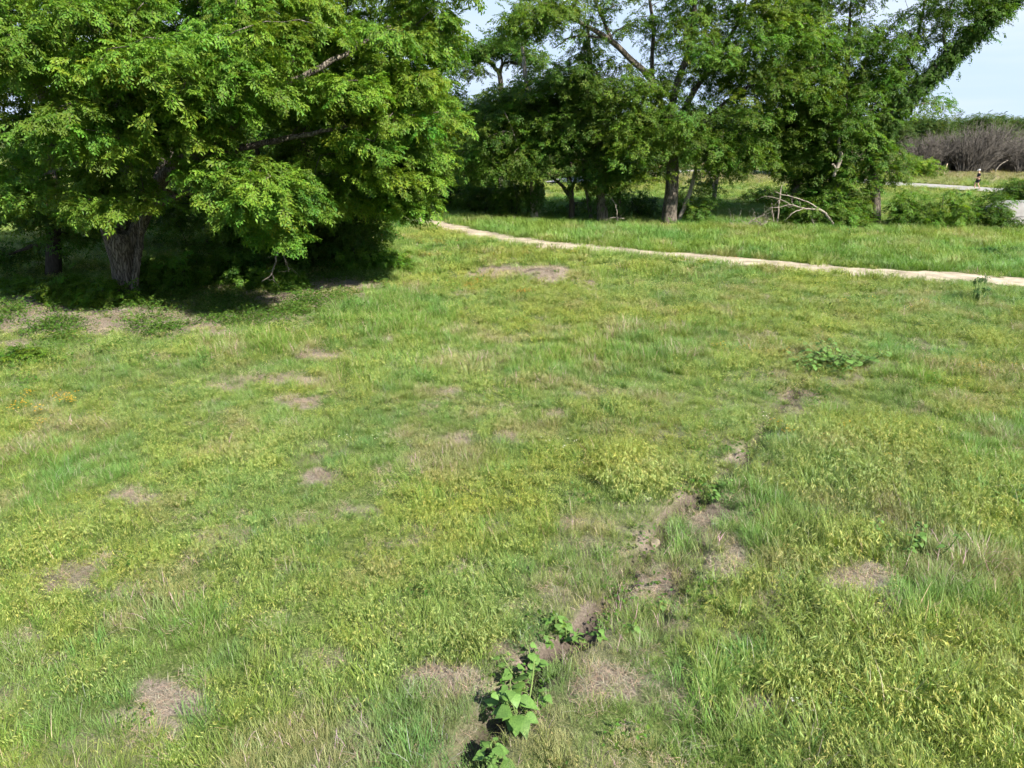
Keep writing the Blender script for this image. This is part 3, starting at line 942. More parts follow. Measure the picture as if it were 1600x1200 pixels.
tree('dark_tree', 'dark tree filling the gap behind the elm trunk', (330, 400),
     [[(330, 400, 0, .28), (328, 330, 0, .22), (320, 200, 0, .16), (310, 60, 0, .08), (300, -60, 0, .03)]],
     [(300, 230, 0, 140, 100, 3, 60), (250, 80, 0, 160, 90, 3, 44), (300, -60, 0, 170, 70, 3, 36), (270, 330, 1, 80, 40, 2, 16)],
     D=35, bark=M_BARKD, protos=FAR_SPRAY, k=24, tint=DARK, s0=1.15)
tree('slender_tree', 'slender pale trunked tree by the bend of the trail', (594, 334),
     [[(594, 335, 0, .20), (593, 300, 0, .17), (596, 240, 0, .15), (600, 150, 0, .1), (600, 40, 0, .04)]],
     [(600, 190, 0, 90, 70, 3, 40), (640, 110, 0, 90, 60, 3, 30), (560, 240, 2, 70, 50, 2, 20)],
     D=47, bark=M_BARKP, protos=FAR_SPRAY, k=18, tint=(.8, .85, .8), s0=1.3, R0=1.0)

# --- the row beyond the trail
tree('pale_trunk_tree', 'tree with a short pale trunk wrapped in green ivy above, left end of the row', (836, 346),
     [[(836, 346, 0, .27), (834, 320, 0, .23), (833, 270, 0, .21), (828, 200, 0, .18), (822, 130, .3, .14), (815, 60, .5, .07)],
      [(830, 240, 0, .1), (800, 200, 0, .08), (765, 165, 0, .04)], [(828, 190, 0, .1), (860, 150, 0, .08), (885, 110, 0, .04)]],
     [(790, 190, 0, 75, 55, 2.5, 42), (760, 240, .5, 60, 40, 2, 20), (840, 170, 0, 60, 50, 2.5, 30), (812, 250, -.5, 40, 36, 1.5, 14), (850, 225, 0, 40, 30, 2, 12), (830, 130, 1, 80, 30, 3, 24)],
     D=45.5, bark=M_BARKP, protos=FAR_SPRAY, k=20, tint=(.85, .95, .85), s0=1.15, R0=.95, ivy=[(0, .22, .75, 420, .22)])
tree('slender_dark_tree', 'thin nearly black trunk forking low, left of the ivy thicket', (893, 346),
     [[(893, 347, 0, .19), (893, 310, 0, .17), (888, 270, 0, .14), (885, 220, 0, .12), (880, 150, 0, .05)],
      [(891, 308, 0, .12), (876, 288, 0, .1), (858, 276, 0, .06), (840, 272, 0, .03)], [(892, 300, 0, .08), (905, 260, 0, .06), (915, 220, 0, .03)]],
     [(880, 190, 0, 60, 40, 2, 30), (855, 258, 0, 36, 10, 1.5, 6), (900, 225, 1, 40, 26, 2, 14), (880, 140, 0, 50, 30, 2, 16), (912, 322, 1.5, 26, 14, 1, 5)],
     D=44.5, bark=M_BARKD, protos=FAR_SPRAY, k=18, tint=(.7, .8, .75), s0=1.1, R0=.9)
tree('ivy_thicket_tree', 'brown trunk hidden in hanging vines and dead twigs, left of the big trunk', (942, 348),
     [[(942, 348, 0, .36), (940, 300, 0, .30), (935, 220, 0, .26), (925, 140, 0, .2), (920, 70, 0, .12), (918, 30, 0, .05)],
      [(968, 346, .2, .10), (968, 300, .2, .09), (962, 240, .2, .07), (955, 190, .2, .04)], [(925, 346, .3, .12), (915, 290, .3, .1), (905, 220, .3, .05)]],
     [(920, 110, 0, 60, 40, 2.2, 34), (940, 180, 0, 55, 60, 2, 40), (915, 240, 0, 40, 50, 1.6, 24), (965, 245, -.3, 36, 40, 1.4, 16), (940, 275, 0, 36, 22, 1.4, 6)],
     D=43.8, bark=M_BARK, protos=FAR_SPRAY, k=20, tint=(.8, .85, .85), s0=1.0, R0=.85, ivy=[(0, .1, .9, 420, .35), (1, .1, .9, 140, .2)])
tree('big_spreading_tree', 'tall spreading tree with a thick straight grey trunk, middle of the row beyond the trail', (1045, 349),
     [[(1045, 350, 0, .50), (1046, 330, 0, .43), (1050, 290, 0, .38), (1050, 240, 0, .34), (1046, 200, 0, .30), (1040, 185, 0, .27)],
      [(1046, 205, 0, .22), (1020, 130, -.3, .18), (985, 92, -.5, .15), (950, 60, -1, .14), (915, 40, -1.5, .10), (880, 22, -2, .08), (820, -10, -2, .04)],
      [(955, 62, -1, .10), (942, 30, -1, .09), (920, -20, -1, .05)],
      [(1044, 195, 0, .24), (1058, 130, 0, .20), (1080, 70, 0, .16), (1084, 20, 0, .14), (1090, -80, 0, .05)],
      [(1046, 215, 0, .20), (1080, 150, .6, .17), (1115, 95, 1, .14), (1150, 40, 1.4, .10), (1180, -40, 1.5, .04)],
      [(1047, 205, 0, .16), (1020, 120, 1, .12), (1020, 30, 1.5, .10), (1000, -60, 2, .04)],
      [(1049, 240, 0, .14), (1110, 180, -1, .11), (1160, 140, -1.5, .08), (1220, 110, -2, .04)],
      [(945, 60, -1, .07), (900, 56, -1.5, .05), (865, 75, -2, .025)]],
     [(860, 20, -2, 80, 32, 2, 22), (830, 30, -2, 55, 20, 2, 12), (930, -40, -1, 120, 40, 3, 20), (1010, 30, 0, 80, 40, 3, 13), (1100, 10, 0, 110, 60, 3.5, 24), (1000, 150, -1.5, 60, 35, 2, 20), (1040, 190, -2, 80, 30, 1.6, 22),
      (1000, 215, -1.5, 45, 34, 1.5, 14), (1085, 215, -1.5, 45, 28, 1.5, 12), (1005, 265, -1, 30, 20, 1, 4), (1150, 50, -1, 100, 70, 3, 44), (1190, 130, -1.5, 100, 60, 2.5, 46), (1140, 210, -1, 55, 34, 2, 18), (1115, 250, -.5, 40, 16, 1.5, 6),
      (1165, 240, 0, 40, 18, 1.5, 6), (1240, 50, -1, 95, 80, 3, 56), (1060, -100, 0, 200, 70, 4, 50), (1260, -60, 0, 110, 60, 4, 30), (1090, 100, 1, 80, 50, 3, 18)],
     D=43.2, protos=FAR_SPRAY, sides=6, k=25, R0=.95, s0=1.0, tint=(1.0, 1.05, .95), flute=.05, trunk_sides=16, ivy=[(0, .0, .12, 60, .15)])
tree('leaning_tree', 'pale stem leaning right beside the big trunk', (1058, 348),
     [[(1058, 348, 0, .15), (1068, 325, 0, .13), (1078, 300, 0, .12), (1086, 270, 0, .11), (1092, 240, 0, .09), (1100, 190, 0, .04)]],
     [(1100, 220, 0, 40, 30, 1.5, 12), (1080, 325, .5, 26, 20, .8, 8), (1095, 290, .5, 25, 20, 1, 6)],
     D=43.6, bark=M_BARKP, protos=FAR_SPRAY, k=18, tint=(.9, .95, .9), s0=1.0, R0=.8)
tree('small_tree', 'small tree with a short pale trunk standing in the bright gap', (1115, 326),
     [[(1115, 327, 0, .20), (1116, 305, 0, .17), (1120, 280, 0, .15), (1125, 250, 0, .12), (1130, 200, 0, .05)], [(1117, 296, 0, .1), (1108, 270, 0, .08), (1098, 240, 0, .04)]],
     [(1125, 235, 0, 50, 28, 2.4, 22), (1110, 278, 0, 26, 14, 1.2, 5), (1160, 230, 0, 40, 28, 2, 14)],
     D=53, bark=M_BARKP, protos=FAR_SPRAY, k=14, tint=(.9, .95, .8), s0=1.25, R0=1.05)
tree('twin_stem_tree', 'tree with two dark stems behind the fallen dead branch', (1246, 344),
     [[(1246, 345, 0, .22), (1243, 300, 0, .20), (1250, 250, 0, .17), (1262, 190, 0, .13), (1270, 120, 0, .06)],
      [(1275, 346, .3, .2), (1276, 300, .3, .18), (1272, 240, .3, .14), (1290, 160, .3, .07)]],
     [(1230, 225, 0, 55, 30, 2, 26), (1270, 250, 0, 45, 40, 1.8, 26), (1260, 150, 0, 70, 60, 2.5, 50), (1205, 195, 0, 50, 35, 2, 26), (1255, 300, .5, 35, 26, 1.2, 12)],
     D=44.5, bark=M_BARK, protos=FAR_SPRAY, k=19, tint=(.85, .92, .85), s0=1.05, R0=.9, ivy=[(0, .1, .8, 120, .15), (1, .05, .8, 240, .25)])
snag = tree('snag_tree', 'ivy covered tree with a bare broken pale limb sticking out', (1306, 350),
     [[(1306, 352, 0, .30), (1306, 310, 0, .28), (1312, 250, 0, .24), (1318, 180, 0, .18), (1325, 90, 0, .12), (1330, 0, 0, .05)],
      [(1318, 200, 0, .14), (1345, 120, .5, .1), (1370, 40, .5, .05)], [(1312, 240, 0, .12), (1290, 160, -.5, .09), (1270, 80, -.5, .04)]],
     [(1325, 170, 0, 60, 65, 2.2, 52), (1305, 60, 0, 85, 80, 3, 64), (1335, 262, -.3, 36, 34, 1.4, 18), (1315, 300, -.4, 36, 30, 1.2, 16), (1372, 100, 0, 38, 60, 2.5, 26), (1340, 205, -.3, 40, 26, 1.5, 12), (1290, -40, 0, 100, 50, 3, 26), (1325, 325, -.5, 34, 22, 1, 12)],
     D=43.4, bark=M_BARK, protos=FAR_SPRAY, k=19, tint=(.9, 1, .9), s0=1.05, R0=.9, ivy=[(0, .05, .6, 420, .3)])
sb = Tubes(); b0 = np.array(snag.location)
for l in ([(1302, 276, -1.2, .10), (1308, 262, -1.2, .12), (1314, 245, -1.2, .12), (1310, 228, -1.1, .10)], [(1306, 264, -1.2, .06), (1302, 256, -1.2, .05), (1300, 258, -1.2, .05)], [(1310, 228, -1.1, .09), (1312, 215, -.8, .1), (1316, 190, -.2, .1)]):
    p_, r_ = limb_px(43.4, l); s_ = smooth_line(np.column_stack([p_, r_]), 4); sb.tube(s_[:, :3], s_[:, 3], 8, .08)
sb.build('bare_limb', M_DEAD, snag, b0)['label'] = 'bare broken pale limb'
tree('leaning_ivy_tree', 'tree whose ivy wrapped limb leans far out to the upper right against the sky', (1369, 349),
     [[(1369, 350, 0, .33), (1368, 320, 0, .28), (1367, 280, 0, .26), (1368, 230, 0, .26), (1378, 200, 0, .26), (1392, 178, 0, .25)],
      [(1376, 205, 0, .30), (1405, 165, 0, .27), (1440, 128, 0, .24), (1480, 92, 0, .21), (1520, 50, 0, .17), (1565, 10, 0, .12), (1640, -50, 0, .04)],
      [(1372, 215, 0, .18), (1385, 160, .4, .14), (1402, 118, .6, .12), (1430, 70, .8, .09), (1445, 0, 1, .05)],
      [(1480, 92, 0, .09), (1475, 50, 0, .07), (1490, 0, .2, .04)],
      [(1392, 180, 0, .06), (1430, 165, -.2, .045), (1460, 160, -.3, .02)]],
     [(1490, 15, 0, 60, 34, 2, 28), (1555, -5, 0, 46, 22, 1.6, 16), (1458, 50, .2, 26, 26, 1.5, 6), (1405, 60, .5, 24, 50, 1.5, 7), (1450, 160, -.2, 24, 16, 1, 6), (1390, 235, 0, 36, 24, 1.4, 10), (1400, 110, .5, 36, 24, 1.2, 9), (1600, -60, 0, 80, 40, 3, 20), (1460, -60, 0, 110, 50, 3, 30),
      (1400, 260, 0, 36, 24, 1.4, 10)],
     D=42.8, bark=M_BARK, protos=FAR_SPRAY, k=15, tint=(.85, .95, .85), s0=.95, R0=.8, ivy=[(0, .45, 1, 260, .25), (1, .0, .9, 1500, .20), (2, 0, .8, 420, .28), (1, .35, .95, 120, .3)])

# --- far backdrop trees between and behind the row: one of each kind, then copies
def far_tree(name, label, h, w, bark, protos, tint, k=13, s0=1.9, stem=.22, low=.12, group=None, npads=90):
    base = np.array([0, 0, 0.])
    root = empty(name, base); tag(root, label, 'tree', group)
    hh = h
    pts = np.array([[0, 0, -.2], [.05, 0, h * .25], [-.1, .1, h * .5], [.1, 0, h * .8]]); rr = np.array([stem, stem * .85, stem * .6, stem * .2])
    tb = Tubes(); s = smooth_line(np.column_stack([pts, rr]), 4); tb.tube(s[:, :3], s[:, 3], 9, .05); tb.build('trunk', bark, root)
    v = RNG.normal(size=(npads, 3)); v /= np.linalg.norm(v, axis=1, keepdims=True)
    r = RNG.random(npads)[:, None] ** .45
    pads = v * r * np.array([w / 2, w / 2, h * (1 - low) / 2]) + np.array([0, 0, h * low + h * (1 - low) / 2])
    pads[:, :2] *= (1 - .35 * (pads[:, 2:3] / h) ** 2)
    pads[:, :2] += (vnoise(pads[:, 2] * 1.3, pads[:, 0], .5, 7)[:, None] - .5) * w * .25
    bb = Tubes(); make_branches(bb, [(pts, rr)], pads, 4, twig_r=.02); bb.build('branches', bark, root)['kind'] = 'stuff'
    foliage('crown', pads, RNG.uniform(.7, 1.3, npads), pads.mean(axis=0), base, root, protos, k, 1.25, tint, s0, .3, root, .22)
    return root


def copy_thing(root, loc, rz, s, label, sz=None):
    r = root.copy(); COL.objects.link(r)
    r.location = loc; r.rotation_euler = (0, 0, rz); r.scale = (s, s, sz or s); r['label'] = label
    for ch in root.children:
        c = ch.copy(); COL.objects.link(c); c.parent = r
    return r


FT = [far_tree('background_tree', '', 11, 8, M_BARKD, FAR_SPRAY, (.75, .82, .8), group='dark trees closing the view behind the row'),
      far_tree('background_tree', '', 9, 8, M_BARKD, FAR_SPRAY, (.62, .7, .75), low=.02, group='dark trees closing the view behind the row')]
spots = [(520, 318, 0, 1.0, 'first of the dark trees behind the elm crown, beside the slender pale trunk'), (585, 300, 1, .9, 'low dark tree seen through the elm crown beyond the trail bend'),
         (655, 315, 1, .80, 'dark tree just right of the elm crown, at the far bend of the trail'), (706, 302, 0, .78, 'dark tree rising left of the sky gap beside the elm'),
         (752, 308, 1, .72, 'broad dark tree below the gnarled treetop'), (796, 296, 0, .62, 'dark tree directly behind the pale ivy trunk'),
         (960, 290, 1, .72, 'dark tree behind the ivy thicket'), (985, 286, 0, .85, 'dark tree behind the left side of the big grey trunk'), (1040, 284, 1, .80, 'dark tree hidden right behind the big grey trunk'),
         (1225, 276, 1, .66, 'low tree beyond the far path, behind the twin stems'), (1305, 276, 0, .9, 'tree behind the snag with the broken limb'),
         (430, 330, 0, 1.0, 'dark tree behind the vine draped tree'), (330, 325, 1, 1.1, 'dark tree far behind the elm trunk'),
         (1140, 268, 1, .5, 'low bushy tree at the far edge of the green clearing')]
for i, (px, py, kd_, s, lb) in enumerate(spots):
    gx, gy = G(px, py)
    z = float(hgt(gx, gy))
    if i in (0, 1):
        r = FT[kd_]; r.location = (gx, gy, z); r.rotation_euler[2] = i * 1.3; r.scale = (s,) * 3; r['label'] = lb
    else:
        copy_thing(FT[kd_], (gx, gy, z), i * 2.1, s, lb, s * random.uniform(.9, 1.15))
tree('gnarled_tree', 'gnarled open crowned treetop standing against the sky between elm and row', (778, 312),
     [[(782, 312, 0, .30), (785, 200, 0, .25), (783, 140, 0, .2), (780, 110, 0, .18)], [(780, 115, 0, .13), (768, 100, 0, .11), (752, 92, 0, .07), (742, 82, 0, .04)],
      [(781, 115, 0, .14), (786, 100, 0, .13), (800, 98, 0, .1), (822, 104, 0, .06)], [(785, 102, 0, .1), (784, 85, 0, .08), (790, 65, 0, .04)]],
     [(745, 75, 0, 26, 18, 1.6, 14), (775, 66, 0, 30, 13, 1.6, 12), (815, 78, 0, 28, 18, 1.6, 14), (735, 105, 0, 20, 16, 1.4, 8), (838, 100, 0, 18, 14, 1.4, 7), (785, 160, 0, 60, 26, 3, 24), (800, 60, 0, 26, 12, 1.5, 7)],
     D=60, bark=M_BARK, protos=FAR_SPRAY, k=13, tint=(.8, .88, .85), s0=1.4, R0=1.05)

# cedar row beyond the far path
CD = [far_tree('cedar_tree', '', 6.6, 7.5, M_BARK, CEDAR_SPRAY, (1.05, 1.25, .8), k=30, s0=1.2, low=.30, stem=.16, group='cedars beyond the dry field', npads=150)]
cnt_ = 0
cedar_lb = ['cedar at the left end of the cedar row, above the small bright bush', 'cedar behind the leaning ivy limb', 'cedar left of the wooden stake', 'cedar right above the wooden stake', 'cedar behind the tallest fan of bare grey brush',
            'cedar straight above the walking person', 'cedar right of the walking person', 'cedar at the right frame edge', 'cedar just outside the right frame edge']
for px in (1378, 1412, 1446, 1480, 1512, 1545, 1578, 1610, 1660):
    D = 99 + (cnt_ % 2) * 4
    p = P(px, 300, D)
    s = .96 + .10 * ((cnt_ * 37) % 10) / 10
    if cnt_ == 0:
        CD[0].location = (p[0], D, 0); CD[0].scale = (s,) * 3; CD[0]['label'] = cedar_lb[0]
    else:
        copy_thing(CD[0], (p[0], D, 0), cnt_ * 1.9, s, cedar_lb[cnt_])
    cnt_ += 1
for i, px in enumerate((560, 640, 700, 770, 850, 930, 1010, 1080, 1150, 1230, 1300)):
    p = P(px, 300, 112)
    copy_thing(CD[0], (p[0], 112 + (i % 3) * 3, 0), i * 2.3, 1.15 + .1 * (i % 3), 'distant cedar glimpsed ' + ['behind the right side of the elm crown', 'just right of the slender pale trunk', 'beyond the trail bend right of the elm', 'below the gnarled treetop', 'between the pale ivy trunk and the thin black trunk', 'behind the vine thicket', 'left of the big grey trunk', 'right of the big grey trunk', 'above the bright clearing', 'left of the twin stems', 'behind the snag'][i])

# distant wooded ridge: one mass of far woods
print('ridge')
n = 5200
px = RNG.uniform(-.9, .95, n); dd = RNG.uniform(190, 330, n)
x = px * dd; y = dd
z = hgt(x, y) + RNG.random(n) * (3.4 + 2.2 * fbm(x, y, .03, 5) + 1.5 * fbm(x, y, .12, 9))
rot = np.stack([RNG.normal(0, .5, n), RNG.normal(0, .5, n), RNG.uniform(0, 6.28, n)], 1)
o = gn_scatter('distant_woods', np.stack([x, y, z], 1), rot, RNG.uniform(5, 9, n), np.ones((n, 3)) * RNG.uniform(.7, 1.1, n)[:, None], CEDAR_SPRAY)
tag(o, 'distant wooded ridge along the horizon', None, None, 'stuff')

# ------------------------------------------------------------------ bare brush in front of the cedars
def bare_shrub(h, w, lean, n=90):
    root = empty('bare_shrub', (0, 0, 0))
    tb = Tubes()
    for i in range(n):
        a = RNG.uniform(-1, 1) * .9 + lean; d = RNG.uniform(-.5, .5)
        L = h * RNG.uniform(.55, 1.05)
        x0 = RNG.uniform(-w, w) * .3
        p = [np.array([x0, RNG.uniform(-.6, .6), -.1])]
        dirv = np.array([math.sin(a * .5) , d * .4, math.cos(a * .5)])
        for k in range(5):
            dirv = dirv + np.array([a * .12, d * .05, -.02]) + RNG.normal(0, .09, 3); dirv /= np.linalg.norm(dirv)
            p.append(p[-1] + dirv * L / 5)
        r = np.linspace(.05, .014, 6) * RNG.uniform(.6, 1.4)
        tb.tube(p, r, 3)
        for k in range(5):
            j = random.randint(2, 4); q = [p[j]]
            dv = (p[j + 1] - p[j]); dv /= np.linalg.norm(dv); dv = dv + RNG.normal(0, .35, 3); dv /= np.linalg.norm(dv)
            for m_ in range(3):
                dv = dv + RNG.normal(0, .12, 3); dv /= np.linalg.norm(dv); q.append(q[-1] + dv * L * .11)
            tb.tube(q, [.022, .018, .014, .010], 3)
    tb.build('stems', M_DEADG, root)['kind'] = 'stuff'
    return root


BS = [bare_shrub(5.0, 4.2, .0, 150), bare_shrub(5.9, 5.0, .3, 180)]
for r in BS: tag(r, None, 'shrub', 'leafless grey brush in front of the cedars')
sp = [(1432, 0, .9, 'low leafless brush at the left end, behind the small bright bush'), (1462, 0, 1.0, 'leafless grey brush left of the wooden stake'), (1490, 0, 1.0, 'leafless grey brush directly behind the wooden stake'), (1512, 1, .95, 'leafless brush left of the walking person'),
      (1535, 1, 1.02, 'tallest pale fan of leafless brush, above the walking person'), (1562, 1, .85, 'leafless brush right of the walking person'), (1592, 0, .8, 'leafless brush at the right frame edge'), (1625, 0, .8, 'leafless brush just outside the right frame edge'), (1448, 0, .7, 'short leafless brush filling in left of the stake'), (1502, 0, .8, 'short leafless brush right of the stake')]
used = set()
for i, (px, k_, s, lb) in enumerate(sp):
    D = 93 + (i % 3) * 1.2
    p = P(px, 300, D)
    if k_ not in used:
        used.add(k_); r = BS[k_]; r.location = (p[0], D, 0); r.scale = (s,) * 3; r['label'] = lb
    else:
        copy_thing(BS[k_], (p[0], D, 0), random.uniform(-.5, .5), s, lb)

# ------------------------------------------------------------------ green shrubs
def shrub(name, label, px, py, w, h, tint=(1, 1, 1), protos=FAR_SPRAY, k=16, n=18, s0=.9, D=None, group=None, R0=.6, bark=M_BARKD):
    gx, gy = G(px, py)
    if D: gx, gy = gx * D / gy, D
    base = np.array([gx, gy, float(hgt(gx, gy))])
    root = empty(name, base); tag(root, label, 'shrub', group)
    v = RNG.normal(size=(n, 3)); v /= np.linalg.norm(v, axis=1, keepdims=True)
    pads = v * (RNG.random(n)[:, None] ** .4) * RNG.uniform(.75, 1.2, (n, 1)) * np.array([w / 2, w / 2.6, h / 2]) + base + np.array([0, 0, h * .5])
    tb = Tubes()
    for i in range(min(n, 14)):
        a = base + np.array([RNG.normal(0, .12 * w), RNG.normal(0, .1 * w), -.05]); m_ = (a + pads[i]) / 2 + RNG.normal(0, .06 * w, 3)
        tb.tube([a, m_, pads[i]], [.03, .022, .01], 4)
    tb.build('stems', bark, root, base)['kind'] = 'stuff'
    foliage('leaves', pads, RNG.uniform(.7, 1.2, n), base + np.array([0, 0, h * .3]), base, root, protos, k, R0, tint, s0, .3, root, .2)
    return root


S_G = (.95, 1.05, .9)
shrub('shrub', 'leafy shrub between the snag and the leaning ivy tree', 1322, 357, 1.8, 1.3, S_G, n=16)
shrub('shrub', 'leafy green shrub just right of the leaning ivy tree base', 1412, 356, 2.0, 2.5, S_G, n=24)
shrub('shrub', 'leafy green shrub over the fallen log', 1452, 357, 2.4, 1.9, (1, 1.1, .85), n=22)
shrub('tall_shrub', 'tall upright bush in front of the far path, left of the walking person', 1488, 357, 1.6, 2.3, (1, 1.1, .9), n=24)
shrub('shrub', 'dark leafy bush left of the concrete slope', 1552, 359, 1.8, 2.3, (.8, .9, .8), n=24)
shrub('tall_shrub', 'bush rising behind the concrete slope at the right edge', 1582, 335, 3.4, 2.6, (.75, .85, .8), n=34, D=49)
shrub('shrub', 'bush with a long arching branch at the right edge', 1640, 340, 4, 3.2, (.8, .9, .8), n=34, D=48)
shrub('small_bush', 'small bright yellow green bush by the far path', 1443, 284, 3.0, 2.3, (1.7, 1.6, 1.2), n=24, s0=1.4, D=84, R0=.8)
shrub('shrub', 'dark shrub between the vine thicket and the big trunk', 992, 348, 2.2, 1.9, (.6, .7, .7), n=22, D=46)
shrub('shrub', 'green shrub at the right foot of the leaning pale stem', 1086, 347, 1.8, 1.2, S_G, n=16)
shrub('shrub', 'low shrub between the pale trunk and the thin black trunk', 866, 340, 1.6, 1.0, (.8, .9, .8), n=9, D=46)
shrub('shrub', 'dark leafy shrub left of the pale ivy trunk', 800, 343, 3.2, 2.6, (.75, .85, .8), n=34, D=46.5)
shrub('shrub', 'dark leafy shrub two bushes left of the pale ivy trunk', 755, 336, 3.4, 2.8, (.75, .85, .8), n=34, D=49)
shrub('shrub', 'dark leafy shrub just right of the trail bend', 712, 330, 3.4, 2.6, (.7, .8, .8), n=30, D=52)
shrub('shrub', 'dark shrub under the twin stems', 1262, 354, 2.2, 1.5, (.75, .85, .8), n=20)
shrub('shrub', 'shrub behind the fallen dead branch', 1225, 350, 2.4, 1.2, (.9, 1, .85), n=14, D=45)
shrub('shrub', 'broad shrub in the bright clearing', 1195, 320, 4.5, 1.6, (.75, .9, .9), n=24, D=54)
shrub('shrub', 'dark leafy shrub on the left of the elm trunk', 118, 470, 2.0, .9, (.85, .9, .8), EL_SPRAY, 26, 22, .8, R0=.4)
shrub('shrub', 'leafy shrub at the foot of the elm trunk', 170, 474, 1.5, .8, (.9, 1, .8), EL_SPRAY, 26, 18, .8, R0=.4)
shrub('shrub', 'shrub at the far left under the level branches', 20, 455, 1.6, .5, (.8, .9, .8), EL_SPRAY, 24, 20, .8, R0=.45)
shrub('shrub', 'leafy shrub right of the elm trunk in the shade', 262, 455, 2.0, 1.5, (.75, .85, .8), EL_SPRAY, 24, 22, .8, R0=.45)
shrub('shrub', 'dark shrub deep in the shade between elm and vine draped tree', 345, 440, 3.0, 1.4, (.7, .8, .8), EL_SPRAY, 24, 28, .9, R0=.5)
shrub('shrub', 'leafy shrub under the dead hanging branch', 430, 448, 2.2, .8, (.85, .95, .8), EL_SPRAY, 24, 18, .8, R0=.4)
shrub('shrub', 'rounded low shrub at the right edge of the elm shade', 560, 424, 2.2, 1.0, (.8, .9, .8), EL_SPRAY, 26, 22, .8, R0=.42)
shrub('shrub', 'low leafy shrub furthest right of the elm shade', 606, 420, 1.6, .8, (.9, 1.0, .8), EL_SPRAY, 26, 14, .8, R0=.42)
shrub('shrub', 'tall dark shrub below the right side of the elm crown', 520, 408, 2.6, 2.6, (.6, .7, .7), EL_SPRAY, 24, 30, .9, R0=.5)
shrub('shrub', 'low bush on the left frame edge in the sun', 30, 568, .9, .35, (.8, .9, .9), EL_SPRAY, 26, 10, .6, R0=.25)

# ------------------------------------------------------------------ dead branches and logs
def dead_branch(name, label, D, lines, m=M_DEAD, twigs=10, tl=.5):
    root_p = P(lines[0][0][0], lines[0][0][1], D)
    tb = Tubes()
    for l in lines:
        p_, r_ = limb_px(D, l)
        s = smooth_line(np.column_stack([p_, r_]), 4)
        s[1:, :3] += RNG.normal(0, .015, (len(s) - 1, 3))
        tb.tube(s[:, :3], s[:, 3], 6)
        for k in range(twigs):
            j = random.randint(len(s) // 3, len(s) - 2); d = s[j + 1, :3] - s[j, :3]; d /= np.linalg.norm(d) + 1e-9
            d = d + RNG.normal(0, .55, 3); d /= np.linalg.norm(d); q = [s[j, :3]]
            for m_ in range(3):
                d = d + RNG.normal(0, .25, 3); d /= np.linalg.norm(d); q.append(q[-1] + d * tl * random.uniform(.2, .45))
            tb.tube(q, np.array([.5, .4, .3, .18]) * max(s[j, 3] * .6, .012), 4)
    o = tb.build(name, m, None, root_p); o.location = root_p
    return tag(o, label, 'branch')


dead_branch('fallen_branch', 'long pale forked dead branch propped in front of the twin stems', 41.5,
            [[(1308, 361, -.6, .08), (1298, 345, -.3, .07), (1287, 331, 0, .065), (1272, 327, .1, .05), (1255, 326, .1, .045), (1235, 320, .3, .035), (1218, 324, .3, .025), (1200, 325, .3, .015)],
             [(1287, 331, 0, .05), (1262, 316, .4, .035), (1240, 308, .5, .03), (1208, 300, .6, .015)], [(1255, 326, .1, .03), (1240, 332, -.1, .025), (1232, 340, -.2, .012)],
             [(1265, 333, 0, .025), (1270, 345, -.2, .02), (1280, 362, -.4, .02)], [(1235, 320, .3, .025), (1215, 310, .2, .02), (1195, 306, .2, .012)]], twigs=5)
dead_branch('standing_stub', 'two thin pale upright dead stems left of the fallen branch', 42.5,
            [[(1214, 354, 0, .05), (1216, 330, 0, .045), (1219, 305, 0, .04), (1221, 290, 0, .02)], [(1209, 355, .1, .03), (1208, 335, .1, .028), (1206, 318, .1, .018)]], twigs=3)
dead_branch('log', 'pale log lying in the grass edge below the fallen branch', 41.0, [[(1225, 361, 0, .09), (1245, 359, 0, .1), (1262, 356, 0, .09)]], twigs=0)
dead_branch('brush_pile', 'pile of grey dead twigs in the grass left of the fallen branch', 41.5,
            [[(1186, 362, 0, .05), (1170, 353, .1, .045), (1152, 355, .2, .035), (1142, 348, .2, .02)], [(1196, 361, 0, .03), (1190, 350, 0, .03), (1180, 345, .2, .02)], [(1160, 362, .2, .03), (1175, 345, .3, .03), (1195, 335, .3, .02)], [(1175, 360, -.2, .03), (1200, 345, 0, .02)]], twigs=14, tl=.9)
dead_branch('log', 'dark fallen log under the leafy shrub right of the leaning ivy tree', 42.3, [[(1424, 345, 0, .11), (1445, 344, 0, .12), (1470, 346, 0, .10)]], M_BARK, 0)
dead_branch('hanging_dead_branch', 'bare white forked branch hanging down in front of the dark vine draped tree', 24.5,
            [[(428, 368, 0, .035), (433, 385, 0, .03), (431, 408, 0, .026), (424, 428, 0, .02), (408, 440, 0, .012)], [(433, 383, 0, .022), (446, 405, .1, .018), (452, 425, .1, .012)], [(426, 427, 0, .014), (428, 440, 0, .01)]], twigs=5, tl=.5)
dead_branch('dead_limb', 'bare grey limb sticking out at the left above the level branches', 22.5, [[(100, 262, 0, .05), (70, 272, 0, .04), (44, 284, 0, .02)], [(85, 268, 0, .02), (92, 285, 0, .015), (98, 298, 0, .01)]], twigs=4, tl=.4)
dead_branch('fallen_twig', 'small white twig on the ground below the elm trunk', 21.8, [[(185, 486, 0, .02), (195, 483, 0, .018), (205, 487, 0, .01)]], twigs=2, tl=.3)
dead_branch('curved_vine', 'bare curved vine looping beside the vine thicket', 42.6, [[(965, 345, 0, .03), (963, 325, 0, .03), (955, 308, 0, .025), (945, 303, 0, .02)], [(945, 345, 0, .025), (958, 340, 0, .02), (975, 342, 0, .02)]], twigs=1)
dead_branch('fallen_twig', 'thin grey twig lying across the gully between the two largest sunflower weeds', 7.9, [[(866, 1042, 0, .012), (885, 1026, 0, .01), (905, 1012, 0, .006)]], twigs=2, tl=.2)
dead_branch('fallen_twig', 'long straight grey stalk lying in the dark gully patch', 10.0, [[(1008, 960, 0, .010), (1022, 938, 0, .010), (1034, 915, 0, .006)]], twigs=1, tl=.2)
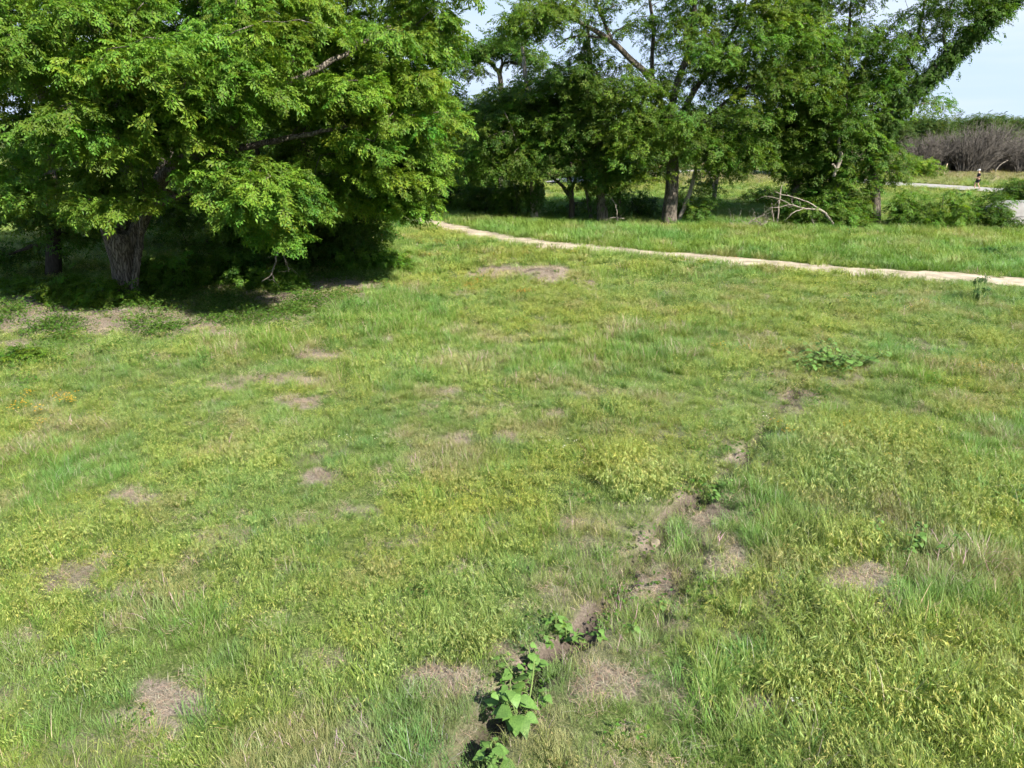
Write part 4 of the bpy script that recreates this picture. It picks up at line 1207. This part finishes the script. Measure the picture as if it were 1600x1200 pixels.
dead_branch('arching_dead_branch', 'pale dead branch arching out of the bare brush at the right', 80, [[(1555, 268, 0, .06), (1562, 258, 0, .05), (1575, 250, 0, .03)]], twigs=2, tl=.8)

# ------------------------------------------------------------------ stake, concrete, stones
p = P(1475, 272, 86)
tb = Tubes(); tb.tube([(0, 0, -.1), (.05, 0, .8), (.16, 0, 1.5)], [.07, .065, .06], 4)
o = tb.build('stake', noise_mat('stake_wood', (.45, .33, .24), (.6, .46, .34), 5)); o.location = (p[0], 86, 0)
tag(o, 'leaning wooden survey stake in the dry field', 'stake')

M_CONC = noise_mat('weathered_concrete', (.13, .126, .12), (.25, .242, .235), 1.6, .9, bump=.25, bdist=.02, detail=10)


def slab():
    # sloped concrete headwall: two courses with a joint, seen end on at the right edge of the picture
    D = 41.5
    root_p = P(1572, 356, D); root_p[2] = 0
    root = empty('concrete_headwall', root_p); tag(root, 'pale sloping concrete headwall with a joint, cut by the right edge of the photo', 'headwall')
    zt = lambda px, py, D_: P(px, py, D_)[2]
    x0 = P(1567, 350, D)[0]; x1 = x0 + 6.0

    def course(z0, z1, inset0, inset1, dy, nm):
        # front face leans back; top edge rises to the right
        n = 10; V = []; F = []
        for i in range(n + 1):
            t = i / n; x_ = x0 + (x1 - x0) * t
            k = min(1, .72 + t * 2.2) if z1 > .8 else 1
            za, zb = z0, z1 * k if z1 > .8 else z1
            xo = 0.25 * (za) if i == 0 else 0; xo1 = .12 * zb if i == 0 else 0
            V += [(x_ + (.35 * (1 - za) if i == 0 and False else xo), D + inset0, za), (x_ + xo1, D + inset1, zb), (x_ + xo1, D + inset1 + 1.6, zb), (x_ + xo, D + inset1 + 1.6, za)]
        for i in range(n):
            b = i * 4
            for k2 in range(4): F.append((b + k2, b + (k2 + 1) % 4, b + 4 + (k2 + 1) % 4, b + 4 + k2))
        F.append((0, 3, 2, 1)); F.append((n * 4, n * 4 + 1, n * 4 + 2, n * 4 + 3))
        V = np.array(V) - root_p
        o = mesh_obj(nm, V, F, M_CONC, root)
        bv = o.modifiers.new('b', 'BEVEL'); bv.width = .03; bv.segments = 2
    course(-.2, .62, -.15, .12, 0, 'lower_course')
    course(.64, 1.38, .16, .5, 0, 'upper_course')


slab()


def stone(px, py, s, c1, c2, label, cat='stone', flat=.6):
    gx, gy = G(px, py)
    import bmesh
    bm = bmesh.new(); bmesh.ops.create_icosphere(bm, subdivisions=3, radius=s)
    for v in bm.verts:
        nn = math.sin(v.co.x * 19 / s * .12 + px) * .14 + math.sin(v.co.y * 3.1 / s + py) * .12 + math.sin((v.co.z + v.co.x) * 5 / s) * .06
        v.co *= 1 + nn; v.co.z *= flat
        if v.co.z > s * flat * .55: v.co.z = s * flat * .55 + (v.co.z - s * flat * .55) * .25
    me = bpy.data.meshes.new('rock'); bm.to_mesh(me); bm.free()
    me.materials.append(noise_mat('rock_surface', c1, c2, 14, .9, bump=.6, bdist=.02))
    o = bpy.data.objects.new('rock', me); o.location = (gx, gy, float(hgt(gx, gy)) + s * .2); o.rotation_euler[2] = px; COL.objects.link(o)
    tag(o, label, cat)


stone(1505, 1056, .13, (.24, .22, .18), (.38, .36, .31), 'pale limestone rock half sunk in grass near the bottom right corner', 'rock', .4)
stone(1543, 1058, .045, (.38, .37, .34), (.5, .48, .44), 'small white stone beside the pale limestone rock')
stone(1022, 836, .09, (.16, .125, .095), (.27, .22, .17), 'tan stone standing in the grass above the dark gully patch', 'rock', .65)
stone(1118, 806, .05, (.4, .36, .3), (.6, .55, .48), 'small pale stone on the bare patch right of the gully')
stone(1015, 782, .05, (.4, .36, .3), (.6, .55, .48), 'small grey stone above the tan standing stone')

# ------------------------------------------------------------------ large leaved weeds (wild sunflowers) along the gully
M_SUNF = []


def sf_mat():
    m, n, l, b = mat('sunflower_leaf')
    t = N(n, 'ShaderNodeTexCoord'); w = N(n, 'ShaderNodeTexNoise'); w.inputs['Scale'].default_value = 9
    r = N(n, 'ShaderNodeValToRGB'); r.color_ramp.elements[0].position = .35; r.color_ramp.elements[0].color = (.085, .17, .036, 1)
    r.color_ramp.elements[1].position = .7; r.color_ramp.elements[1].color = (.14, .25, .055, 1)
    oi = N(n, 'ShaderNodeObjectInfo'); mr = N(n, 'ShaderNodeMapRange'); mr.inputs['To Min'].default_value = .8; mr.inputs['To Max'].default_value = 1.2
    mul = N(n, 'ShaderNodeMix', data_type='RGBA', blend_type='MULTIPLY'); mul.inputs['Factor'].default_value = 1
    l.new(t.outputs['Object'], w.inputs['Vector']); l.new(w.outputs['Fac'], r.inputs['Fac']); l.new(oi.outputs['Random'], mr.inputs['Value'])
    l.new(r.outputs['Color'], mul.inputs['A']); l.new(mr.outputs['Result'], mul.inputs['B'])
    l.new(mul.outputs['Result'], b.inputs['Base Color']); b.inputs['Roughness'].default_value = .5; b.inputs['Specular IOR Level'].default_value = .3
    tr = N(n, 'ShaderNodeBsdfTranslucent'); l.new(mul.outputs['Result'], tr.inputs['Color'])
    ms = N(n, 'ShaderNodeMixShader'); ms.inputs['Fac'].default_value = .35
    l.new(b.outputs['BSDF'], ms.inputs[1]); l.new(tr.outputs['BSDF'], ms.inputs[2]); l.new(ms.outputs['Shader'], n['Material Output'].inputs['Surface'])
    return m


MSF = sf_mat()


def heart_leaf(seed):
    """heart shaped leaf, base at origin, along +X, gently cupped, about 40 faces"""
    rr = random.Random(seed)
    prof = [(-.06, .10), (.0, .30), (.12, .42), (.28, .45), (.45, .38), (.62, .27), (.8, .14), (1.0, .0)]
    V = []; F = []
    for i, (x_, w) in enumerate(prof):
        w *= rr.uniform(.92, 1.08)
        zc = -.22 * x_ * x_
        for j, u in enumerate((-1, -.5, 0, .5, 1)):
            V.append((x_ + (0 if j != 2 or i else .06), u * w, zc + .16 * w * abs(u) - .10 * w * u * u + rr.uniform(-.012, .012)))
    for i in range(len(prof) - 1):
        for j in range(4):
            b = i * 5 + j
            F.append((b, b + 1, b + 6, b + 5))
    me = bpy.data.meshes.new('leaf'); me.from_pydata(V, [], F); me.materials.append(MSF)
    me.polygons.foreach_set('use_smooth', [True] * len(F)); me.update()
    return me


HL = [heart_leaf(i) for i in range(5)]
M_STEM = noise_mat('green_stem', (.08, .13, .03), (.14, .19, .06), 8)


def sunflower(px, py, h, nl, ls, label, spread=.22, cat='weed', lean=(0, 0)):
    ls *= .78; nl = int(nl * 1.35); spread *= 1.2
    gx, gy = G(px, py)
    base = Vector((gx, gy, float(hgt(gx, gy)) + .04))
    root = empty('sunflower_weed', base); tag(root, label, cat, 'big leaved weeds along the gully')
    ns = max(1, nl // 7)
    placed = 0
    stems = []
    for s in range(ns):
        a = random.uniform(0, 6.28); rr_ = spread * random.uniform(.2, 1) if ns > 1 else 0
        b0 = np.array([math.cos(a) * rr_ * .5, math.sin(a) * rr_ * .5, -.03]); hh_ = h * random.uniform(.7, 1.1)
        top = b0 + np.array([math.cos(a) * rr_ * .8 + lean[0], math.sin(a) * rr_ * .8 + lean[1], hh_])
        mid = (b0 + top) / 2 + np.array([random.uniform(-.03, .03), random.uniform(-.03, .03), 0])
        tb = Tubes(); tb.tube(smooth_line([b0, mid, top], 3), np.linspace(.012, .006, 7), 6); tb.build('stem', M_STEM, root); stems.append((b0, top))
    petp = Tubes()
    for i in range(nl):
        b0, top = stems[i % ns]
        t = .2 + .8 * ((i // ns) + .5) / (nl / ns)
        p0 = b0 + (top - b0) * t
        yaw = i * 2.4 + random.uniform(-.3, .3)
        pl = ls * random.uniform(.35, .7) * (1.1 - .5 * t)
        e = p0 + np.array([math.cos(yaw) * pl, math.sin(yaw) * pl, pl * .35])
        petp.tube([p0, (p0 + e) / 2 + np.array([0, 0, .01]), e], [.004, .0035, .003], 4)
        lf = bpy.data.objects.new('leaf', HL[i % 5]); COL.objects.link(lf); lf.parent = root
        sz = ls * random.choice((.55, .7, .8, .9, 1.0, 1.35)) * (1.15 - .55 * t)
        lf.location = e; lf.scale = (sz, sz * random.uniform(.85, 1.05), sz)
        lf.rotation_euler = (random.uniform(-.25, .25), random.uniform(-.05, .45), yaw)
    petp.build('leaf_stalks', M_STEM, root)['kind'] = 'stuff'
    return root


for a in [(818, 1118, .42, 27, .22, 'largest wild sunflower weed, broad heart leaves, near the bottom edge in the gully', .30),
          (768, 1172, .34, 14, .17, 'small sunflower weed at the bottom edge, lowest in the gully', .2),
          (842, 1062, .36, 24, .16, 'tall leafy sunflower weed just above the largest one', .3),
          (835, 1030, .2, 9, .12, 'little sunflower weed with pale leaves above the twig end', .15),
          (895, 985, .34, 24, .15, 'bushy sunflower weed at the head of the lower gully', .3),
          (868, 985, .2, 6, .15, 'small round leaved weed left of the bushy sunflower weed', .15),
          (990, 985, .22, 9, .13, 'lone small sunflower weed in the bright grass right of the gully', .15),
          (935, 1000, .24, 9, .12, 'small weed tucked right of the bushy sunflower weed', .18),
          (1135, 775, .32, 16, .13, 'dark leafy weed in the middle of the gully line', .25),
          (1128, 752, .25, 10, .12, 'smaller leafy weed above the one in the middle of the gully line', .2),
          (1180, 810, .2, 9, .10, 'low leafy weed right of the bare patch', .2),
          (1258, 585, .40, 24, .16, 'pale leaved sunflower clump at the left foot of the dark clump', .4),
          (1283, 574, .55, 80, .22, 'dark green sunflower clump, left half of the big clump', .75),
          (1316, 570, .55, 80, .22, 'dark green sunflower clump, right half of the big clump', .75),
          (1350, 825, .3, 12, .11, 'weed in the seeding grass left of the tall weeds at the right', .3),
          (1415, 880, .45, 18, .10, 'tall narrow weed left of its taller neighbour at the right side', .25),
          (1445, 868, .6, 22, .11, 'tallest weed at the right side of the foreground', .25),
          (1585, 800, .4, 12, .12, 'weed at the right frame edge halfway down', .25),
          (1035, 940, .2, 8, .09, 'tiny leafy weed at the dark gully patch', .15)]:
    sunflower(*a)
for (px, py, lb) in [(1524, 470, 'tall blue green stalk standing alone just in front of the trail at the right'), (1548, 400, 'broad leafy weed patch beyond the trail, left of two'), (1585, 398, 'broad leafy weed patch beyond the trail, right of two')]:
    w_ = .3 if px == 1524 else 1.6
    shrub('weed_clump', lb, px, py, w_, 1.0 if px == 1524 else .45, (.8, 1.0, 1.6), IVY_SPRAY if px == 1524 else FAR_SPRAY, 7 if px == 1524 else 12, 7 if px == 1524 else 16, .4, R0=.2, bark=M_STEM)['category'] = 'weed'

# ------------------------------------------------------------------ wildflowers
YF = [proto_flower('flower_y', (.62, .36, .02), 10, .34, .05)]
OF = [proto_flower('flower_o', (.55, .17, .02), 10, .3, .05)]
WF = [proto_flower('flower_w', (.75, .75, .70), 3, .16, .035)]


def flowers(name, label, blobs, n, pr, s=1.0, cat=None):
    pts = []
    for (px, py, rx, ry) in blobs:
        for k in range(n):
            qx, qy = px + random.gauss(0, .45) * rx, py + random.gauss(0, .45) * ry
            gx, gy = G(qx, qy); pts.append((gx, gy, float(hgt(gx, gy))))
    m_ = len(pts)
    o = gn_scatter(name, np.array(pts), np.stack([np.zeros(m_), np.zeros(m_), RNG.uniform(0, 6, m_)], 1), RNG.uniform(.7, 1.2, m_) * s, np.ones((m_, 3)), pr)
    o['label'] = label
    return o


flowers('yellow_wildflowers', 'clump of yellow wildflowers at the left frame edge', [(28, 640, 60, 26), (110, 632, 16, 10)], 7, YF, .7)
flowers('orange_wildflowers', 'orange and yellow wildflowers left of the straw mound and along the trail',
        [(740, 447, 24, 12), (662, 402, 26, 6), (560, 380, 60, 8), (690, 385, 50, 6), (810, 400, 70, 8), (1080, 415, 100, 5), (600, 372, 30, 5), (1280, 365, 80, 6), (820, 462, 24, 6)], 9, OF, .75)
flowers('yellow_wildflowers', 'scattered yellow wildflowers over the right half of the meadow', [(1350, 480, 160, 30), (1530, 572, 50, 10), (1150, 545, 80, 20), (1300, 700, 120, 40), (800, 395, 50, 5), (1400, 370, 150, 12)], 8, YF, .55)
flowers('white_wildflowers', 'a few tiny white flowers in the foreground grass', [(1245, 1110, 12, 6), (1300, 1112, 8, 5), (1220, 752, 10, 5), (870, 705, 90, 12), (1195, 650, 8, 8), (560, 690, 60, 20)], 3, WF, .8)

# ------------------------------------------------------------------ the walking person on the far path
def skin_body(name, joints, edges, m, parent, sub=2):
    me = bpy.data.meshes.new(name)
    me.from_pydata([j[:3] for j in joints], edges, [])
    o = bpy.data.objects.new(name, me); COL.objects.link(o); o.parent = parent
    me.materials.append(m)
    sk = o.modifiers.new('skin', 'SKIN'); sk.use_smooth_shade = True
    for i, j in enumerate(joints):
        sv = me.skin_vertices[0].data[i]; r = j[3]
        sv.radius = r if isinstance(r, tuple) else (r, r); sv.use_root = (i == 0)
    sd = o.modifiers.new('sub', 'SUBSURF'); sd.levels = sub; sd.render_levels = sub
    return o


px_, py_ = 1525, 297
gx, gy = G(px_, py_)
per = empty('person', (gx, gy, .05)); per.rotation_euler[2] = R(90) - R(15)
tag(per, 'person in a black shirt and dark shorts walking on the far concrete path, looking down', 'person')
M_SKIN = noise_mat('skin', (.42, .26, .18), (.48, .30, .21), 8, .6, bump=0)
M_BLACK = noise_mat('black_cloth', (.012, .012, .014), (.025, .024, .028), 10, .9, bump=.1)
M_HAIR = noise_mat('white_cap_cloth', (.6, .6, .58), (.75, .75, .72), 10, .9, bump=.1)
M_SHOE = noise_mat('shoe_leather', (.05, .04, .035), (.08, .07, .06), 10, .8, bump=.1)
# faces local +Y... body: pelvis root
J = [(0, 0, .95, (.15, .11)), (0, .01, 1.15, (.14, .10)), (0, .02, 1.35, (.17, .11)), (0, .03, 1.48, (.07, .06)), (0, .06, 1.56, (.055, .06)), (0, .09, 1.66, (.085, .10)), (0, .09, 1.74, (.07, .08)),
     (.10, 0, .88, .085), (.11, .16, .50, .06), (.11, .10, .12, .042), (.11, .12, .06, .04), (.11, .26, .03, .035),
     (-.10, 0, .88, .085), (-.11, -.02, .50, .06), (-.11, -.22, .17, .042), (-.11, -.26, .10, .04), (-.11, -.13, .04, .035),
     (.20, .02, 1.40, .055), (.25, -.02, 1.14, .042), (.18, .22, 1.06, .033), (.14, .30, 1.07, .03), (.12, .36, 1.08, .018),
     (-.20, .02, 1.40, .055), (-.25, -.02, 1.14, .042), (-.18, .22, 1.06, .033), (-.14, .30, 1.07, .03), (-.12, .36, 1.08, .018), (0, .185, 1.64, .02), (0, .15, 1.655, .03)]
Ed = [(0, 1), (1, 2), (2, 3), (3, 4), (4, 5), (5, 6), (0, 7), (7, 8), (8, 9), (9, 10), (10, 11), (0, 12), (12, 13), (13, 14), (14, 15), (15, 16), (2, 17), (17, 18), (18, 19), (19, 20), (20, 21), (2, 22), (22, 23), (23, 24), (24, 25), (25, 26), (5, 28), (28, 27)]
skin_body('body', J, Ed, M_SKIN, per)
J2 = [(0, 0, .93, (.19, .145)), (0, .01, 1.15, (.18, .14)), (0, .02, 1.36, (.20, .14)), (0, .03, 1.45, (.10, .09)), (.20, .02, 1.40, .08), (.245, -.01, 1.20, .07), (-.20, .02, 1.40, .08), (-.245, -.01, 1.20, .07)]
skin_body('shirt', J2, [(0, 1), (1, 2), (2, 3), (2, 4), (4, 5), (2, 6), (6, 7)], M_BLACK, per)
J3 = [(0, 0, .95, (.18, .14)), (.10, .01, .84, .12), (.11, .11, .60, .105), (-.10, 0, .84, .12), (-.11, -.01, .60, .105)]
skin_body('shorts', J3, [(0, 1), (1, 2), (0, 3), (3, 4)], M_BLACK, per)
cap = Tubes(); cap.tube([(0, .06, 1.70), (0, .065, 1.76), (0, .07, 1.80), (0, .07, 1.815)], [.105, .10, .07, .02], 14); cap.tube([(0, .12, 1.71), (0, .20, 1.70), (0, .23, 1.695)], [.05, .045, .02], 8)
cap.build('cap', M_HAIR, per)
for s, (y0_, z0_) in ((1, (.12, .05)), (-1, (-.20, .09))):
    sh_ = Tubes(); sh_.tube([(s * .11, y0_ - .07, z0_), (s * .11, y0_ + .02, z0_ - .005), (s * .11, y0_ + .15, z0_ - .02), (s * .11, y0_ + .19, z0_ - .025)], [.045, .05, .045, .02], 10)
    sh_.build('shoe', M_SHOE, per)

print('done objects', len(bpy.data.objects))
